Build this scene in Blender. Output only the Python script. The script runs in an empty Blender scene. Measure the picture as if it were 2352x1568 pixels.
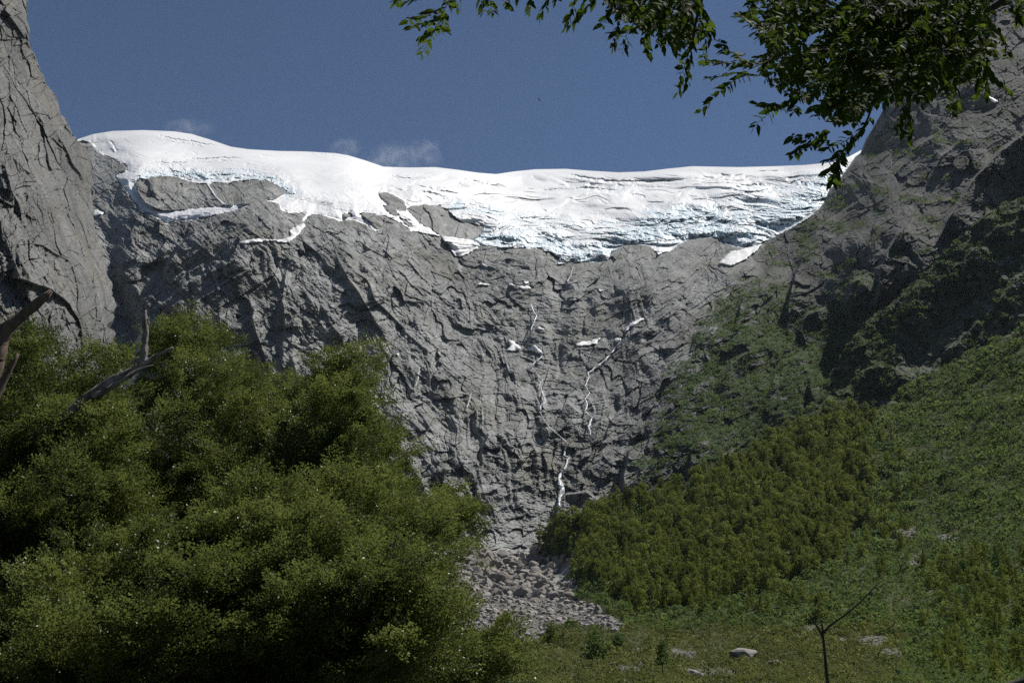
import bpy, math, random
import numpy as np
from mathutils import Vector
random.seed(7)
rng = np.random.default_rng(7)
SC = bpy.context.scene
COL = SC.collection
f32 = np.float32
HAZE = 0.000023

# ------------------------------------------------------------------ camera
F = 2286.7                      # focal length in units of a 2352 x 1568 frame
PITCH = math.radians(17.0)
CAMZ = 1.7
cp, sp = math.cos(PITCH), math.sin(PITCH)
def ray(px, py):
    px = np.asarray(px, float); py = np.asarray(py, float)
    a = (px-1176.0)/F; b = -(py-784.0)/F
    dy = cp - b*sp; dz = sp + b*cp
    return a/dy, dz/dy            # x and z per metre forward
def pos(px, py, Y):
    rx, rz = ray(px, py)
    Y = np.asarray(Y, float)
    return np.stack([rx*Y, Y+0*rx, CAMZ+rz*Y], -1)
def at(px, py, Y):
    return Vector([float(c) for c in pos(px, py, Y)])
cam = bpy.data.cameras.new('camera'); cam.lens = 35.0; cam.sensor_width = 36.0
cam.clip_start = 0.05; cam.clip_end = 40000
co = bpy.data.objects.new('camera', cam); COL.objects.link(co)
co.location = (0, 0, CAMZ); co.rotation_euler = (math.radians(90)+PITCH, 0, 0)
SC.camera = co

# ------------------------------------------------------------------ light
SUN_AZ, SUN_EL = math.radians(63.0), math.radians(59.0)      # azimuth to the right of the view, height
w = bpy.data.worlds.new('World'); SC.world = w; w.use_nodes = True
nt = w.node_tree; bg = nt.nodes['Background']
sky = nt.nodes.new('ShaderNodeTexSky'); sky.sky_type = 'NISHITA'; sky.sun_disc = False
sky.sun_elevation = SUN_EL; sky.sun_rotation = SUN_AZ
sky.altitude = 2600; sky.air_density = 1.0; sky.dust_density = 0.05; sky.ozone_density = 4.0
nt.links.new(sky.outputs[0], bg.inputs[0]); bg.inputs[1].default_value = 0.052
sl = bpy.data.lights.new('sun', 'SUN'); sl.energy = 4.6; sl.angle = math.radians(0.5); sl.color = (1.0, 0.96, 0.90)
so = bpy.data.objects.new('sun', sl); COL.objects.link(so)
sd = Vector((math.sin(SUN_AZ)*math.cos(SUN_EL), math.cos(SUN_AZ)*math.cos(SUN_EL), math.sin(SUN_EL)))
so.rotation_euler = sd.to_track_quat('Z', 'Y').to_euler(); so.location = (0, 0, 50)
SC.view_settings.view_transform = 'Standard'; SC.view_settings.look = 'None'
SC.view_settings.exposure = 0.38; SC.view_settings.gamma = 1.0
SC.render.engine = 'CYCLES'
SC.cycles.max_bounces = 6; SC.cycles.diffuse_bounces = 3; SC.cycles.glossy_bounces = 2
SC.cycles.transmission_bounces = 3; SC.cycles.transparent_max_bounces = 4; SC.cycles.volume_bounces = 1
SC.cycles.use_denoising = False

# ------------------------------------------------------------------ tags
def tag(o, label=None, cat=None, group=None, kind=None):
    if label: o['label'] = label
    if cat: o['category'] = cat
    if group: o['group'] = group
    if kind: o['kind'] = kind
    return o
def empty(name, loc=(0, 0, 0)):
    o = bpy.data.objects.new(name, None); COL.objects.link(o); o.location = loc
    o.empty_display_size = 0.2
    return o

# ------------------------------------------------------------------ noise (numpy)
_p = np.random.default_rng(3).permutation(65536).astype(np.int64)
_g = np.random.default_rng(4).random(65536*2).astype(f32)
def hsh(i, j, s):
    return _p[(_p[(i.astype(np.int64)*1 + s*977) & 65535] + j.astype(np.int64)) & 65535]
def perlin(x, y, s=0):
    xi = np.floor(x); yi = np.floor(y); fx = (x-xi).astype(f32); fy = (y-yi).astype(f32)
    u = fx*fx*fx*(fx*(fx*6-15)+10); v = fy*fy*fy*(fy*(fy*6-15)+10)
    def g(i, j, dx, dy):
        a = _g[hsh(i, j, s)]*6.2831853
        return np.cos(a)*dx+np.sin(a)*dy
    a = g(xi, yi, fx, fy); b = g(xi+1, yi, fx-1, fy)
    c = g(xi, yi+1, fx, fy-1); d = g(xi+1, yi+1, fx-1, fy-1)
    return (a+(b-a)*u + ((c+(d-c)*u)-(a+(b-a)*u))*v)*1.4
def fbm(x, y, s=0, o=4, gain=0.5):
    r = 0; a = 1.0
    for k in range(o):
        r = r+a*perlin(x*2**k+k*13.7, y*2**k+k*7.1, s+k); a *= gain
    return r
def ridged(x, y, s=0, o=4, gain=0.5):
    r = 0; a = 1.0
    for k in range(o):
        r = r+a*(1-2*np.abs(perlin(x*2**k+k*13.7, y*2**k+k*7.1, s+k))); a *= gain
    return r
def facets(x, y, s=0, grad=1.0, step=0.3):
    """tilted-plane cells: planar blocks with sharp steps between them; also distance to the joint"""
    xi = np.floor(x); yi = np.floor(y)
    best = np.full(x.shape, 9.0, f32); sec = np.full(x.shape, 9.0, f32); val = np.zeros(x.shape, f32)
    for di in (-1, 0, 1):
        for dj in (-1, 0, 1):
            h = hsh(xi+di, yi+dj, s)
            dx = (x-(xi+di+_g[h])).astype(f32); dy = (y-(yi+dj+_g[h+65536])).astype(f32)
            d = dx*dx+dy*dy
            v = grad*((_g[(h*7+11) & 65535]*2-1)*dx+(_g[(h*13+5) & 65535]*2-1)*dy)+step*(_g[(h*3+1) & 65535]*2-1)
            m = d < best
            sec = np.where(m, best, np.minimum(sec, d)); val = np.where(m, v, val); best = np.where(m, d, best)
    return val, np.sqrt(sec)-np.sqrt(best)

def tps(pts):
    """thin plate spline through (px, py, value)"""
    P = np.array(pts, float); X = P[:, :2]/1000.0; v = P[:, 2]; n = len(P)
    def k(r2): return np.where(r2 > 1e-12, r2*np.log(r2+1e-12), 0)
    r2 = ((X[:, None]-X[None])**2).sum(-1)
    A = np.zeros((n+3, n+3)); A[:n, :n] = k(r2)+np.eye(n)*1e-3; A[:n, n] = 1; A[:n, n+1:] = X
    A[n, :n] = 1; A[n+1:, :n] = X.T
    c = np.linalg.solve(A, np.concatenate([v, [0, 0, 0]]))
    def f(px, py):
        px = np.asarray(px, float)/1000.0; py = np.asarray(py, float)/1000.0
        r = c[n]+c[n+1]*px+c[n+2]*py
        for i in range(n):
            r = r+c[i]*k((px-X[i, 0])**2+(py-X[i, 1])**2)
        return r
    return f
def coarse(f, PX, PY, q=8, extra=()):
    """evaluate a smooth function on every q-th grid point and fill in linearly"""
    n, m = PX.shape
    ri = np.unique(np.r_[np.arange(0, n, q), n-1]); ci = np.unique(np.r_[np.arange(0, m, q), m-1, np.array(extra, int)])
    V = f(PX[np.ix_(ri, ci)], PY[np.ix_(ri, ci)])
    T = np.empty((len(ri), m))
    for a in range(len(ri)): T[a] = np.interp(np.arange(m), ci, V[a])
    O = np.empty((n, m))
    k = np.clip(np.searchsorted(ri, np.arange(n), side='right')-1, 0, len(ri)-2)
    w_ = ((np.arange(n)-ri[k])/(ri[k+1]-ri[k]))[:, None]
    return T[k]*(1-w_)+T[k+1]*w_
def inpoly(PX, PY, poly):
    r = np.zeros(PX.shape, bool); n = len(poly)
    for i in range(n):
        x0, y0 = poly[i]; x1, y1 = poly[(i+1) % n]
        if y0 == y1: continue
        c = ((PY >= y0) != (PY >= y1)) & (PX < (x1-x0)*(PY-y0)/(y1-y0)+x0)
        r ^= c
    return r
def seg_dist(PX, PY, line, closed=False):
    """distance to a polyline and the signed side (positive to the right of its direction)"""
    best = np.full(PX.shape, 1e9, f32); side = np.zeros(PX.shape, f32); tt = np.zeros(PX.shape, f32)
    L = list(line)+([line[0]] if closed else [])
    for i in range(len(L)-1):
        x0, y0 = L[i][:2]; x1, y1 = L[i+1][:2]
        dx, dy = x1-x0, y1-y0; l2 = dx*dx+dy*dy+1e-9
        t = np.clip(((PX-x0)*dx+(PY-y0)*dy)/l2, 0, 1)
        ex = PX-(x0+t*dx); ey = PY-(y0+t*dy); d = ex*ex+ey*ey
        m = d < best
        s = (dx*ey-dy*ex)
        best = np.where(m, d, best); side = np.where(m, s, side); tt = np.where(m, i+t, tt)
    return np.sqrt(best), np.sign(side), tt/(len(L)-1)
def sstep(a, b, x):
    t = np.clip((x-a)/(b-a), 0, 1); return t*t*(3-2*t)

# ------------------------------------------------------------------ meshes
def quick_mesh(name, V, loops, sizes, mats, attrs=None, smooth=False, matidx=None, parent=None):
    me = bpy.data.meshes.new(name)
    V = np.ascontiguousarray(V, f32).reshape(-1, 3)
    loops = np.ascontiguousarray(loops, np.int32).ravel(); nf = len(sizes)
    me.vertices.add(len(V)); me.vertices.foreach_set('co', V.ravel())
    me.loops.add(len(loops)); me.loops.foreach_set('vertex_index', loops)
    me.polygons.add(nf)
    st = np.concatenate([[0], np.cumsum(sizes)[:-1]]).astype(np.int32)
    me.polygons.foreach_set('loop_start', st); me.polygons.foreach_set('loop_total', np.asarray(sizes, np.int32))
    me.polygons.foreach_set('use_smooth', np.full(nf, smooth, bool))
    for m in (mats if isinstance(mats, (list, tuple)) else [mats]): me.materials.append(m)
    if matidx is not None: me.polygons.foreach_set('material_index', np.asarray(matidx, np.int32))
    for k, a in (attrs or {}).items():
        at_ = me.attributes.new(k, 'FLOAT', 'POINT'); at_.data.foreach_set('value', np.ascontiguousarray(a, f32).ravel())
    me.update(calc_edges=True)
    o = bpy.data.objects.new(name, me); COL.objects.link(o)
    if parent is not None: o.parent = parent
    return o
def grid_obj(name, P, mat, attrs=None, keep=None, smooth=False):
    n, m = P.shape[:2]
    idx = np.arange(n*m).reshape(n, m)
    q = np.stack([idx[:-1, :-1], idx[1:, :-1], idx[1:, 1:], idx[:-1, 1:]], -1)
    if keep is not None:
        q = q[keep]
        used = np.unique(q); remap = np.full(n*m, -1, np.int64); remap[used] = np.arange(len(used))
        V = P.reshape(-1, 3)[used]; q = remap[q]
        attrs = {k: np.asarray(a).reshape(-1)[used] for k, a in (attrs or {}).items()}
    else:
        V = P.reshape(-1, 3); q = q.reshape(-1, 4)
    return quick_mesh(name, V, q, np.full(len(q), 4), mat, attrs, smooth)

# ------------------------------------------------------------------ materials
class NT:
    def __init__(s, name):
        s.m = bpy.data.materials.new(name); s.m.use_nodes = True; s.t = s.m.node_tree
        s.b = s.t.nodes['Principled BSDF']
        s.out = s.t.nodes['Material Output']
    def n(s, typ, **kw):
        nd = s.t.nodes.new(typ)
        for k, v in kw.items():
            if k.startswith('i_'):
                key = k[2:]; key = int(key) if key.isdigit() else key.replace('_', ' ')
                if hasattr(v, 'outputs') or isinstance(v, bpy.types.NodeSocket): s.l(v, nd.inputs[key])
                else: nd.inputs[key].default_value = v
            else: setattr(nd, k, v)
        return nd
    def l(s, a, b):
        if hasattr(a, 'outputs'): a = a.outputs[0]
        s.t.links.new(a, b)
    def noise(s, scale, detail=4, rough=0.5, vec=None):
        nd = s.n('ShaderNodeTexNoise'); nd.inputs['Scale'].default_value = scale
        nd.inputs['Detail'].default_value = detail; nd.inputs['Roughness'].default_value = rough
        if vec is not None: s.l(vec, nd.inputs['Vector'])
        return nd.outputs[0]
    def ramp(s, fac, stops):
        nd = s.n('ShaderNodeValToRGB'); s.l(fac, nd.inputs[0]); e = nd.color_ramp.elements
        while len(e) < len(stops): e.new(0.5)
        for i, (p_, c) in enumerate(stops):
            e[i].position = p_; e[i].color = (c[0], c[1], c[2], 1) if not isinstance(c, (int, float)) else (c, c, c, 1)
        return nd.outputs[0]
    def mix(s, fac, a, b, mode='MIX'):
        nd = s.n('ShaderNodeMix', data_type='RGBA', blend_type=mode)
        for v, i in ((fac, 0), (a, 6), (b, 7)):
            if isinstance(v, bpy.types.NodeSocket) or hasattr(v, 'outputs'): s.l(v, nd.inputs[i])
            elif isinstance(v, (int, float)): nd.inputs[i].default_value = v if i == 0 else (v, v, v, 1)
            else: nd.inputs[i].default_value = (*v, 1)
        return nd.outputs[2]
    def math(s, op, a, b=0.0, clamp=False):
        nd = s.n('ShaderNodeMath', operation=op, use_clamp=clamp)
        for v, i in ((a, 0), (b, 1)):
            if isinstance(v, bpy.types.NodeSocket) or hasattr(v, 'outputs'): s.l(v, nd.inputs[i])
            else: nd.inputs[i].default_value = v
        return nd.outputs[0]
    def attr(s, name):
        return s.n('ShaderNodeAttribute', attribute_name=name).outputs['Fac']
    def obj(s): return s.n('ShaderNodeTexCoord').outputs['Object']
    def bump(s, h, strength=0.5, dist=1.0):
        nd = s.n('ShaderNodeBump'); nd.inputs['Strength'].default_value = strength; nd.inputs['Distance'].default_value = dist
        s.l(h, nd.inputs['Height']); s.l(nd.outputs[0], s.b.inputs['Normal'])
    def col(s, c):
        if isinstance(c, (tuple, list)): s.b.inputs['Base Color'].default_value = (*c, 1)
        else: s.l(c, s.b.inputs['Base Color'])
    def setp(s, **kw):
        for k, v in kw.items(): s.b.inputs[k.replace('_', ' ')].default_value = v

def rock_mat(name, scale=1.0, dark=(0.19, 0.192, 0.178), mid=(0.34, 0.345, 0.332), pale=(0.50, 0.506, 0.49), veg=True,
             vegc=((0.018, 0.036, 0.010), (0.050, 0.082, 0.020)), moss_shade=False):
    m = NT(name); v = m.obj()
    n1 = m.noise(0.012*scale, 6, 0.6, v); n2 = m.noise(0.09*scale, 5, 0.65, v)
    mp = m.n('ShaderNodeMapping'); m.l(v, mp.inputs[0]); mp.inputs['Scale'].default_value = (0.11*scale, 0.05*scale, 0.012*scale)
    n3 = m.noise(1.0, 5, 0.6, mp.outputs[0])               # wet streaks that run down the face
    base = m.ramp(n1, [(0.32, dark), (0.5, mid), (0.7, pale)])
    base = m.mix(m.ramp(n2, [(0.35, 0.0), (0.7, 1.0)]), base, m.mix(0.5, base, pale), 'MIX')
    base = m.mix(m.ramp(n3, [(0.5, 0.0), (0.62, 0.55)]), base, dark)
    n4 = m.noise(0.8*scale, 3, 0.7, v)
    base = m.mix(0.8, base, m.ramp(n4, [(0.32, 0.35), (0.68, 1.0)]), 'MULTIPLY')
    base = m.mix(0.5, base, m.ramp(m.noise(0.3*scale, 4, 0.75, v), [(0.35, 0.5), (0.65, 1.0)]), 'MULTIPLY')
    mp2 = m.n('ShaderNodeMapping'); m.l(v, mp2.inputs[0]); mp2.inputs['Scale'].default_value = (0.16*scale, 0.06*scale, 0.02*scale)
    mp2.inputs['Location'].default_value = (7, 3, 5)
    base = m.mix(m.ramp(m.noise(1.0, 4, 0.6, mp2.outputs[0]), [(0.56, 0.0), (0.68, 0.5)]), base, pale)   # pale washed streaks
    base = m.mix(m.ramp(m.noise(0.02*scale, 3, 0.5, v), [(0.52, 0.0), (0.7, 0.4)]), base, (0.20, 0.185, 0.135))   # ochre lichen fields
    h = m.noise(0.5*scale, 6, 0.7, v)
    if veg:
        vn = m.noise(0.25*scale, 4, 0.7, v)
        vc = m.ramp(vn, [(0.3, vegc[0]), (0.7, vegc[1])])
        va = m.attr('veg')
        ol = m.attr('moss_shade')
        base = m.mix(m.math('MULTIPLY', ol, 0.9, True), base, m.mix(0.45, m.mix(0.22, (0.0, 0.0, 0.0), base), (0.045, 0.044, 0.03)))  # mossy dark rock, blackened further to paint the right flank's shade
        base = m.mix(va, base, vc)
    m.col(base); m.setp(Roughness=0.92); m.b.inputs['Specular IOR Level'].default_value = 0.25
    m.bump(h, 0.8, 2.2/scale)
    return m.m
M = {}
M['rock'] = rock_mat('granite')
M['cliff'] = rock_mat('cliff_granite', 1.4, (0.13, 0.13, 0.125), (0.215, 0.215, 0.206), (0.31, 0.31, 0.30))
def ice_mat():
    m = NT('glacier_ice'); v = m.obj()
    ic = m.attr('ice'); n = m.noise(0.03, 5, 0.6, v)
    blue = m.ramp(n, [(0.3, (0.46, 0.58, 0.64)), (0.65, (0.62, 0.69, 0.72))])
    snow = m.ramp(m.noise(0.008, 4, 0.6, v), [(0.3, (0.64, 0.645, 0.65)), (0.7, (0.75, 0.75, 0.75))])
    m.col(m.mix(ic, snow, blue)); m.setp(Roughness=0.6)
    m.bump(m.noise(0.35, 5, 0.7, v), 0.4, 1.2)
    return m.m
M['ice'] = ice_mat()
def snow_mat():
    m = NT('old_snow'); v = m.obj()
    m.col(m.ramp(m.noise(0.15, 4, 0.6, v), [(0.35, (0.55, 0.55, 0.55)), (0.6, (0.76, 0.76, 0.76))])); m.setp(Roughness=0.7)
    return m.m
M['snow'] = snow_mat()
# ------------------------------------------------------------------ the mountain at the head of the valley
def interp(pts):
    P = sorted(pts); xs = [a for a, b in P]; ys = [b for a, b in P]
    return lambda x: np.interp(x, xs, ys)
SKY_GL = [(60, 360), (120, 335), (175, 321), (215, 308), (260, 301), (330, 299), (400, 302), (440, 308), (480, 320), (530, 337), (570, 343), (640, 347),
          (700, 348), (770, 352), (800, 357), (840, 369), (880, 383), (940, 385), (1000, 384), (1050, 390), (1100, 397), (1140, 400), (1180, 394),
          (1230, 389), (1300, 388), (1350, 392), (1420, 396), (1480, 394), (1530, 388), (1590, 382), (1640, 383), (1700, 384), (1780, 382),
          (1850, 379), (1910, 373), (1950, 360), (1978, 345), (2010, 330)]
sky_gl = interp(SKY_GL)
top_m = interp([(a, b+9) for a, b in SKY_GL if a < 1970]+[(1976, 352), (1990, 318), (2003, 298), (2030, 250), (2045, 215), (2060, 190), (2095, 130), (2130, 80),
                (2180, 20), (2250, -60), (2380, -170), (2520, -260)])
BOT_M = 1345.0
STEP = 1.3
cols = np.arange(40, 2520, STEP); nr = 1020
tr = np.linspace(0, 1, nr)[:, None]
top = top_m(cols)[None]
PX = np.repeat(cols[None], nr, 0); PY = top+(BOT_M-top)*tr

H = [  # headwall: pixel and distance
    (60, 330, 1450), (250, 300, 1500), (450, 310, 1480), (700, 345, 1450), (900, 385, 1480), (1200, 390, 1650), (1500, 390, 1600), (1800, 380, 1500), (2000, 350, 1400),
    (300, 400, 1120), (450, 445, 1060), (620, 440, 1060), (800, 430, 1150), (900, 470, 1080), (1000, 500, 1080), (1200, 480, 1330), (1450, 480, 1330), (1700, 470, 1260), (1850, 450, 1200),
    (100, 500, 1050), (230, 480, 1060), (400, 540, 960), (560, 500, 930), (750, 510, 960), (900, 540, 960), (1060, 585, 1000), (1200, 575, 1040), (1340, 605, 1040), (1500, 580, 1030), (1680, 590, 1000),
    (150, 700, 880), (280, 690, 880), (320, 800, 815), (450, 620, 860), (600, 600, 840), (800, 600, 860), (1000, 680, 900), (1200, 690, 940), (1400, 690, 920), (1600, 690, 880), (1720, 640, 900),
    (400, 780, 800), (600, 780, 760), (800, 780, 770), (1000, 800, 810), (1220, 800, 850), (1400, 790, 830), (1560, 800, 770),
    (600, 950, 690), (850, 950, 680), (1000, 960, 700), (1250, 940, 730), (1400, 940, 720), (1500, 940, 700),
    (900, 1100, 600), (1050, 1080, 610), (1200, 1060, 640), (1300, 1080, 650), (1400, 1090, 620), (1100, 1200, 560), (1250, 1220, 580), (1150, 1280, 520), (1300, 1330, 500), (1450, 1180, 590), (700, 1250, 520), (100, 1000, 700), (100, 1300, 560)]
R = [  # right mountain
    (1978, 345, 1130), (2030, 250, 1130), (2130, 80, 1150), (2250, -60, 1170), (2500, -250, 1150),
    (1900, 445, 1080), (1880, 480, 1060), (1800, 530, 1030), (1750, 570, 1000), (1725, 620, 960),
    (2100, 250, 1020), (2250, 150, 980), (2400, 50, 960), (2000, 400, 1000), (2100, 420, 860), (2250, 330, 820), (2400, 300, 760), (2352, 480, 760),
    (1930, 500, 1000), (1850, 600, 950), (1920, 600, 900), (1980, 560, 820), (2070, 560, 745), (2160, 540, 725), (2100, 700, 700), (2000, 700, 750), (1830, 700, 880), (1900, 760, 800),
    (1700, 700, 870), (1600, 800, 790), (1700, 850, 750), (1800, 850, 740), (1900, 850, 720), (1500, 900, 720), (1600, 950, 690), (1750, 980, 670), (1900, 980, 640), (2200, 950, 620), (2400, 700, 680),
    (1440, 1000, 680), (1430, 1100, 630), (1550, 1080, 620), (1650, 1050, 630), (1450, 1200, 580), (1700, 1250, 540), (2200, 1300, 500), (2500, 1300, 480)]
_x = np.where((cols > 1955) & (cols < 2075))[0]; YH = coarse(tps(H), PX, PY, 8, _x); YR = coarse(tps(R), PX, PY, 8, _x)
xb = interp([(-300, 2300), (250, 2010), (330, 1984), (345, 1978), (375, 1956), (405, 1935), (430, 1912), (445, 1901), (462, 1896), (480, 1880), (500, 1846), (530, 1800), (550, 1768), (570, 1745), (620, 1725),
             (700, 1690), (800, 1600), (900, 1500), (1000, 1440), (1140, 1420), (1400, 1420)])(PY)
wid = np.interp(PY, [300, 500, 560, 640, 720, 1400], [1.0, 1.5, 6, 40, 70, 70])
wr = 1/(1+np.exp(-np.clip((PX-xb-wid*0.4)/wid, -30, 30)))
Y = YH*(1-wr)+YR*wr
MPP = 0.36   # metres to a unit of the frame at the headwall

def strokes(D, lst):
    """sculpted ledges: (line, amount towards the viewer on the right-hand side of the line, reach)"""
    for line, amp, reach in lst:
        xs = [p[0] for p in line]; ys = [p[1] for p in line]; R_ = reach*3+12
        m = (PXs > min(xs)-R_) & (PXs < max(xs)+R_) & (PYs > min(ys)-R_) & (PYs < max(ys)+R_)
        if not m.any(): continue
        ii = np.where(m.any(1))[0]; jj = np.where(m.any(0))[0]
        sl_ = (slice(ii[0], ii[-1]+1), slice(jj[0], jj[-1]+1))
        jx = PXs[sl_]+WX[sl_]; jy = PYs[sl_]+WY[sl_]
        d, s, t = seg_dist(jx, jy, line)
        end = np.clip(np.minimum(t, 1-t)*4+0.12, 0, 1)
        sdist = d*s
        f = np.where(sdist > 0, np.exp(-sdist/reach), np.exp(sdist/3.0))
        D[sl_] -= amp*f*end*(d < reach*3)
    return D
def poly_depth(D, polys):
    for poly, amp, soft in polys:
        m = inpoly(PXs+WX, PYs+WY, poly)
        if not m.any(): continue
        ii = np.where(m.any(1))[0]; jj = np.where(m.any(0))[0]
        sl_ = (slice(ii[0], ii[-1]+1), slice(jj[0], jj[-1]+1))
        d, s, t = seg_dist(PXs[sl_]+WX[sl_], PYs[sl_]+WY[sl_], poly, True)
        D[sl_] += np.where(m[sl_], amp*sstep(0, soft, d), 0)
    return D

def blur(A, k):
    for ax in (0, 1):
        c = np.cumsum(np.insert(np.pad(A, [(k, k) if i == ax else (0, 0) for i in (0, 1)], mode='edge'), 0, 0, axis=ax), axis=ax)
        n_ = 2*k+1
        A = (np.take(c, range(n_, c.shape[ax]), ax)-np.take(c, range(0, c.shape[ax]-n_), ax))/n_
    return A
PXs, PYs = PX, PY
WX = (fbm(PX/90, PY/90, 21, 2)*9); WY = (fbm(PX/90, PY/90, 31, 2)*9)
# fabric that converges on the foot of the bowl
cx, cy = 1255.0, 1420.0
rad = np.hypot(PX-cx, PY-cy); ang = np.arctan2(PX-cx, cy-PY)
wob = fbm(PX/170, PY/170, 5, 4)
A1 = ang*9+wob*0.7; R1_ = rad/330+wob*0.4
# strata on the left shoulder rise to the right
st_a = math.radians(-33)
SU = (PX*math.cos(st_a)+PY*math.sin(st_a)); SV = (-PX*math.sin(st_a)+PY*math.cos(st_a))
D = np.zeros_like(Y)
amp_far = np.interp(PY, [300, 600, 1100, 1345], [1.0, 1.0, 0.85, 0.75])
fade = sstep(150, 420, rad)
D -= 9*ridged(A1, R1_*1.3, 41, 3, 0.5)*fade
D -= 22*fbm(PX/190, PY/150, 51, 3)
fa, ea = facets(A1*1.6+WX*0.01, R1_*4.2+WY*0.01, 61, 1.0, 0.5); D += 11*fa*fade
fb, eb = facets((PX+WX)/52, (PY+WY)/42, 62, 1.0, 0.45); D += 4.0*fb
wl = 1-sstep(1000, 1240, PX); wrr = sstep(1260, 1480, PX); wc = 1-wl-wrr
for an_, wt_, sd_ in ((40, wl, 71), (-36, wrr, 72), (4, wc, 73)):
    a_ = math.radians(an_+0); ca, sa = math.cos(a_), math.sin(a_)
    U_ = PX*ca+PY*sa+WX; V_ = -PX*sa+PY*ca+WY
    f_, e_ = facets(U_/62, V_/17, sd_, 0.9, 0.6); D += 3.4*f_*wt_
    f_, e_ = facets(U_/24, V_/7.5, sd_+10, 0.9, 0.7); D += 1.9*f_*wt_
    f_, e_ = facets(U_/10, V_/3.6, sd_+20, 0.9, 0.8); D += 0.8*f_*wt_
fd, ed = facets((PX+WX+0.4*PY)/14, (PY+WY)/10, 64, 1.0, 0.5); D += 1.5*fd
fe, ee = facets((PX-0.5*PY)/7.5, PY/4.5, 65, 1.0, 0.6); D += 0.75*fe
D += 1.2*np.exp(-ea*18)*fade
D -= 0.5*fbm(PX/5, PY/4, 66, 2)
# horizontal-ish benches across the bowl (blocky lower wall)
lowm = sstep(950, 1050, PY)*(1-wr)
fl, el = facets((PX+WX)/40, (PY+WY-0.25*np.abs(PX-1230))/19, 67, 1.0, 0.6); D += 6*fl*lowm
# strata zone
sm = (1-sstep(0, 1, np.hypot((PX-470)/260, (PY-640)/150)-0.3))
fs, es = facets(SU/150+wob*0.4, SV/13+WX*0.02, 68, 0.7, 0.7); D += 4*fs*sm
# smooth slab zone on the right of the bowl, dipping down to the left
sm2 = (1-sstep(0, 1, np.hypot((PX-1560)/230, (PY-720)/130)-0.2))
a2 = math.radians(-38)
fs2, _ = facets((PX*math.cos(a2)+PY*math.sin(a2))/110+wob*0.4, (-PX*math.sin(a2)+PY*math.cos(a2))/11+WX*0.02, 69, 0.8, 0.6); D += 3*fs2*sm2
D *= amp_far*0.8*(1-0.25*wr)
LEDGES = [
    ([(372, 655), (395, 600), (440, 535), (505, 490)], 24, 110), ([(500, 560), (560, 525), (640, 470)], 10, 60),
    ([(350, 712), (430, 650), (520, 600), (600, 565)], 13, 45), ([(352, 745), (450, 690), (560, 625), (640, 590)], 11, 35), ([(355, 690), (420, 628), (480, 600)], 9, 30),
    ([(640, 860), (655, 760), (650, 690), (662, 590)], 16, 70), ([(668, 800), (676, 720)], 8, 40),
    ([(880, 775), (845, 700), (800, 640), (775, 585)], 20, 60), ([(1010, 830), (930, 760), (880, 700), (830, 640), (800, 600)], 10, 50),
    ([(860, 900), (800, 820), (760, 740), (730, 680)], 9, 55), ([(640, 900), (600, 790), (560, 690)], 13, 60), ([(560, 860), (520, 770), (500, 700)], 11, 60),
    ([(470, 830), (440, 760), (445, 710)], 13, 45), ([(700, 900), (690, 870), (660, 810)], 8, 30),
    ([(960, 900), (900, 830), (870, 790)], 9, 40), ([(1000, 1000), (960, 930)], 7, 40),
    ([(1100, 1100), (1106, 1040), (1125, 1000), (1160, 985), (1180, 1000)], 22, 50), ([(1060, 960), (1110, 930), (1150, 940)], 12, 50),
    ([(1095, 1235), (1080, 1180), (1100, 1140), (1150, 1120)], 16, 50), ([(1290, 1200), (1283, 1160), (1300, 1135), (1340, 1125), (1372, 1150)], 15, 45),
    ([(985, 1170), (975, 1110), (1000, 1080), (1050, 1070)], 9, 40), ([(1240, 990), (1260, 950), (1300, 930), (1340, 950)], 12, 45),
    ([(1200, 790), (1218, 765), (1240, 750), (1262, 762)], 12, 28), ([(1290, 820), (1330, 800), (1400, 790)], 6, 25),
    ([(1470, 770), (1530, 720), (1580, 690), (1640, 640)], 12, 55), ([(1390, 890), (1440, 850), (1500, 800), (1570, 740)], 11, 50),
    ([(1440, 1150), (1430, 1090), (1450, 1040), (1500, 1000)], 26, 70), ([(1580, 1090), (1590, 1040), (1620, 1000)], 15, 50),
    ([(1520, 960), (1560, 910), (1620, 880)], 12, 45), ([(1120, 700), (1180, 720), (1220, 690)], 8, 40), ([(1270, 700), (1330, 670), (1400, 660)], 9, 40),
    ([(1080, 640), (1140, 600), (1220, 590)], 8, 40), ([(1400, 700), (1450, 660), (1520, 640)], 8, 40),
    # right mountain: shaded walls that face the glacier
    ([(1810, 740), (1818, 660), (1850, 580), (1880, 520), (1960, 470)], 46, 150), ([(2010, 700), (2020, 620), (2060, 540), (2110, 480)], 45, 90),
    ([(1960, 740), (1950, 690), (1965, 650), (1990, 630)], 45, 55), ([(1690, 760), (1700, 700), (1740, 640), (1790, 600)], 24, 60),
    ([(2150, 560), (2190, 480), (2250, 400), (2352, 300), (2450, 230)], 51, 110), ([(2130, 430), (2160, 360), (2230, 290)], 27, 60),
    ([(2060, 400), (2100, 340), (2160, 300)], 19, 50), ([(1850, 800), (1835, 760), (1860, 720), (1900, 700)], 30, 50),
    ([(1770, 900), (1790, 850), (1850, 800)], 18, 50), ([(1640, 900), (1680, 840), (1740, 790)], 15, 50), ([(1900, 430), (1960, 400), (2000, 330), (2040, 260)], 7, 30),
    ([(1860, 930), (1860, 870), (1900, 830)], 21, 45), ([(2200, 220), (2240, 130), (2300, 60)], 24, 60)]
strokes(D, LEDGES)
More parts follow.
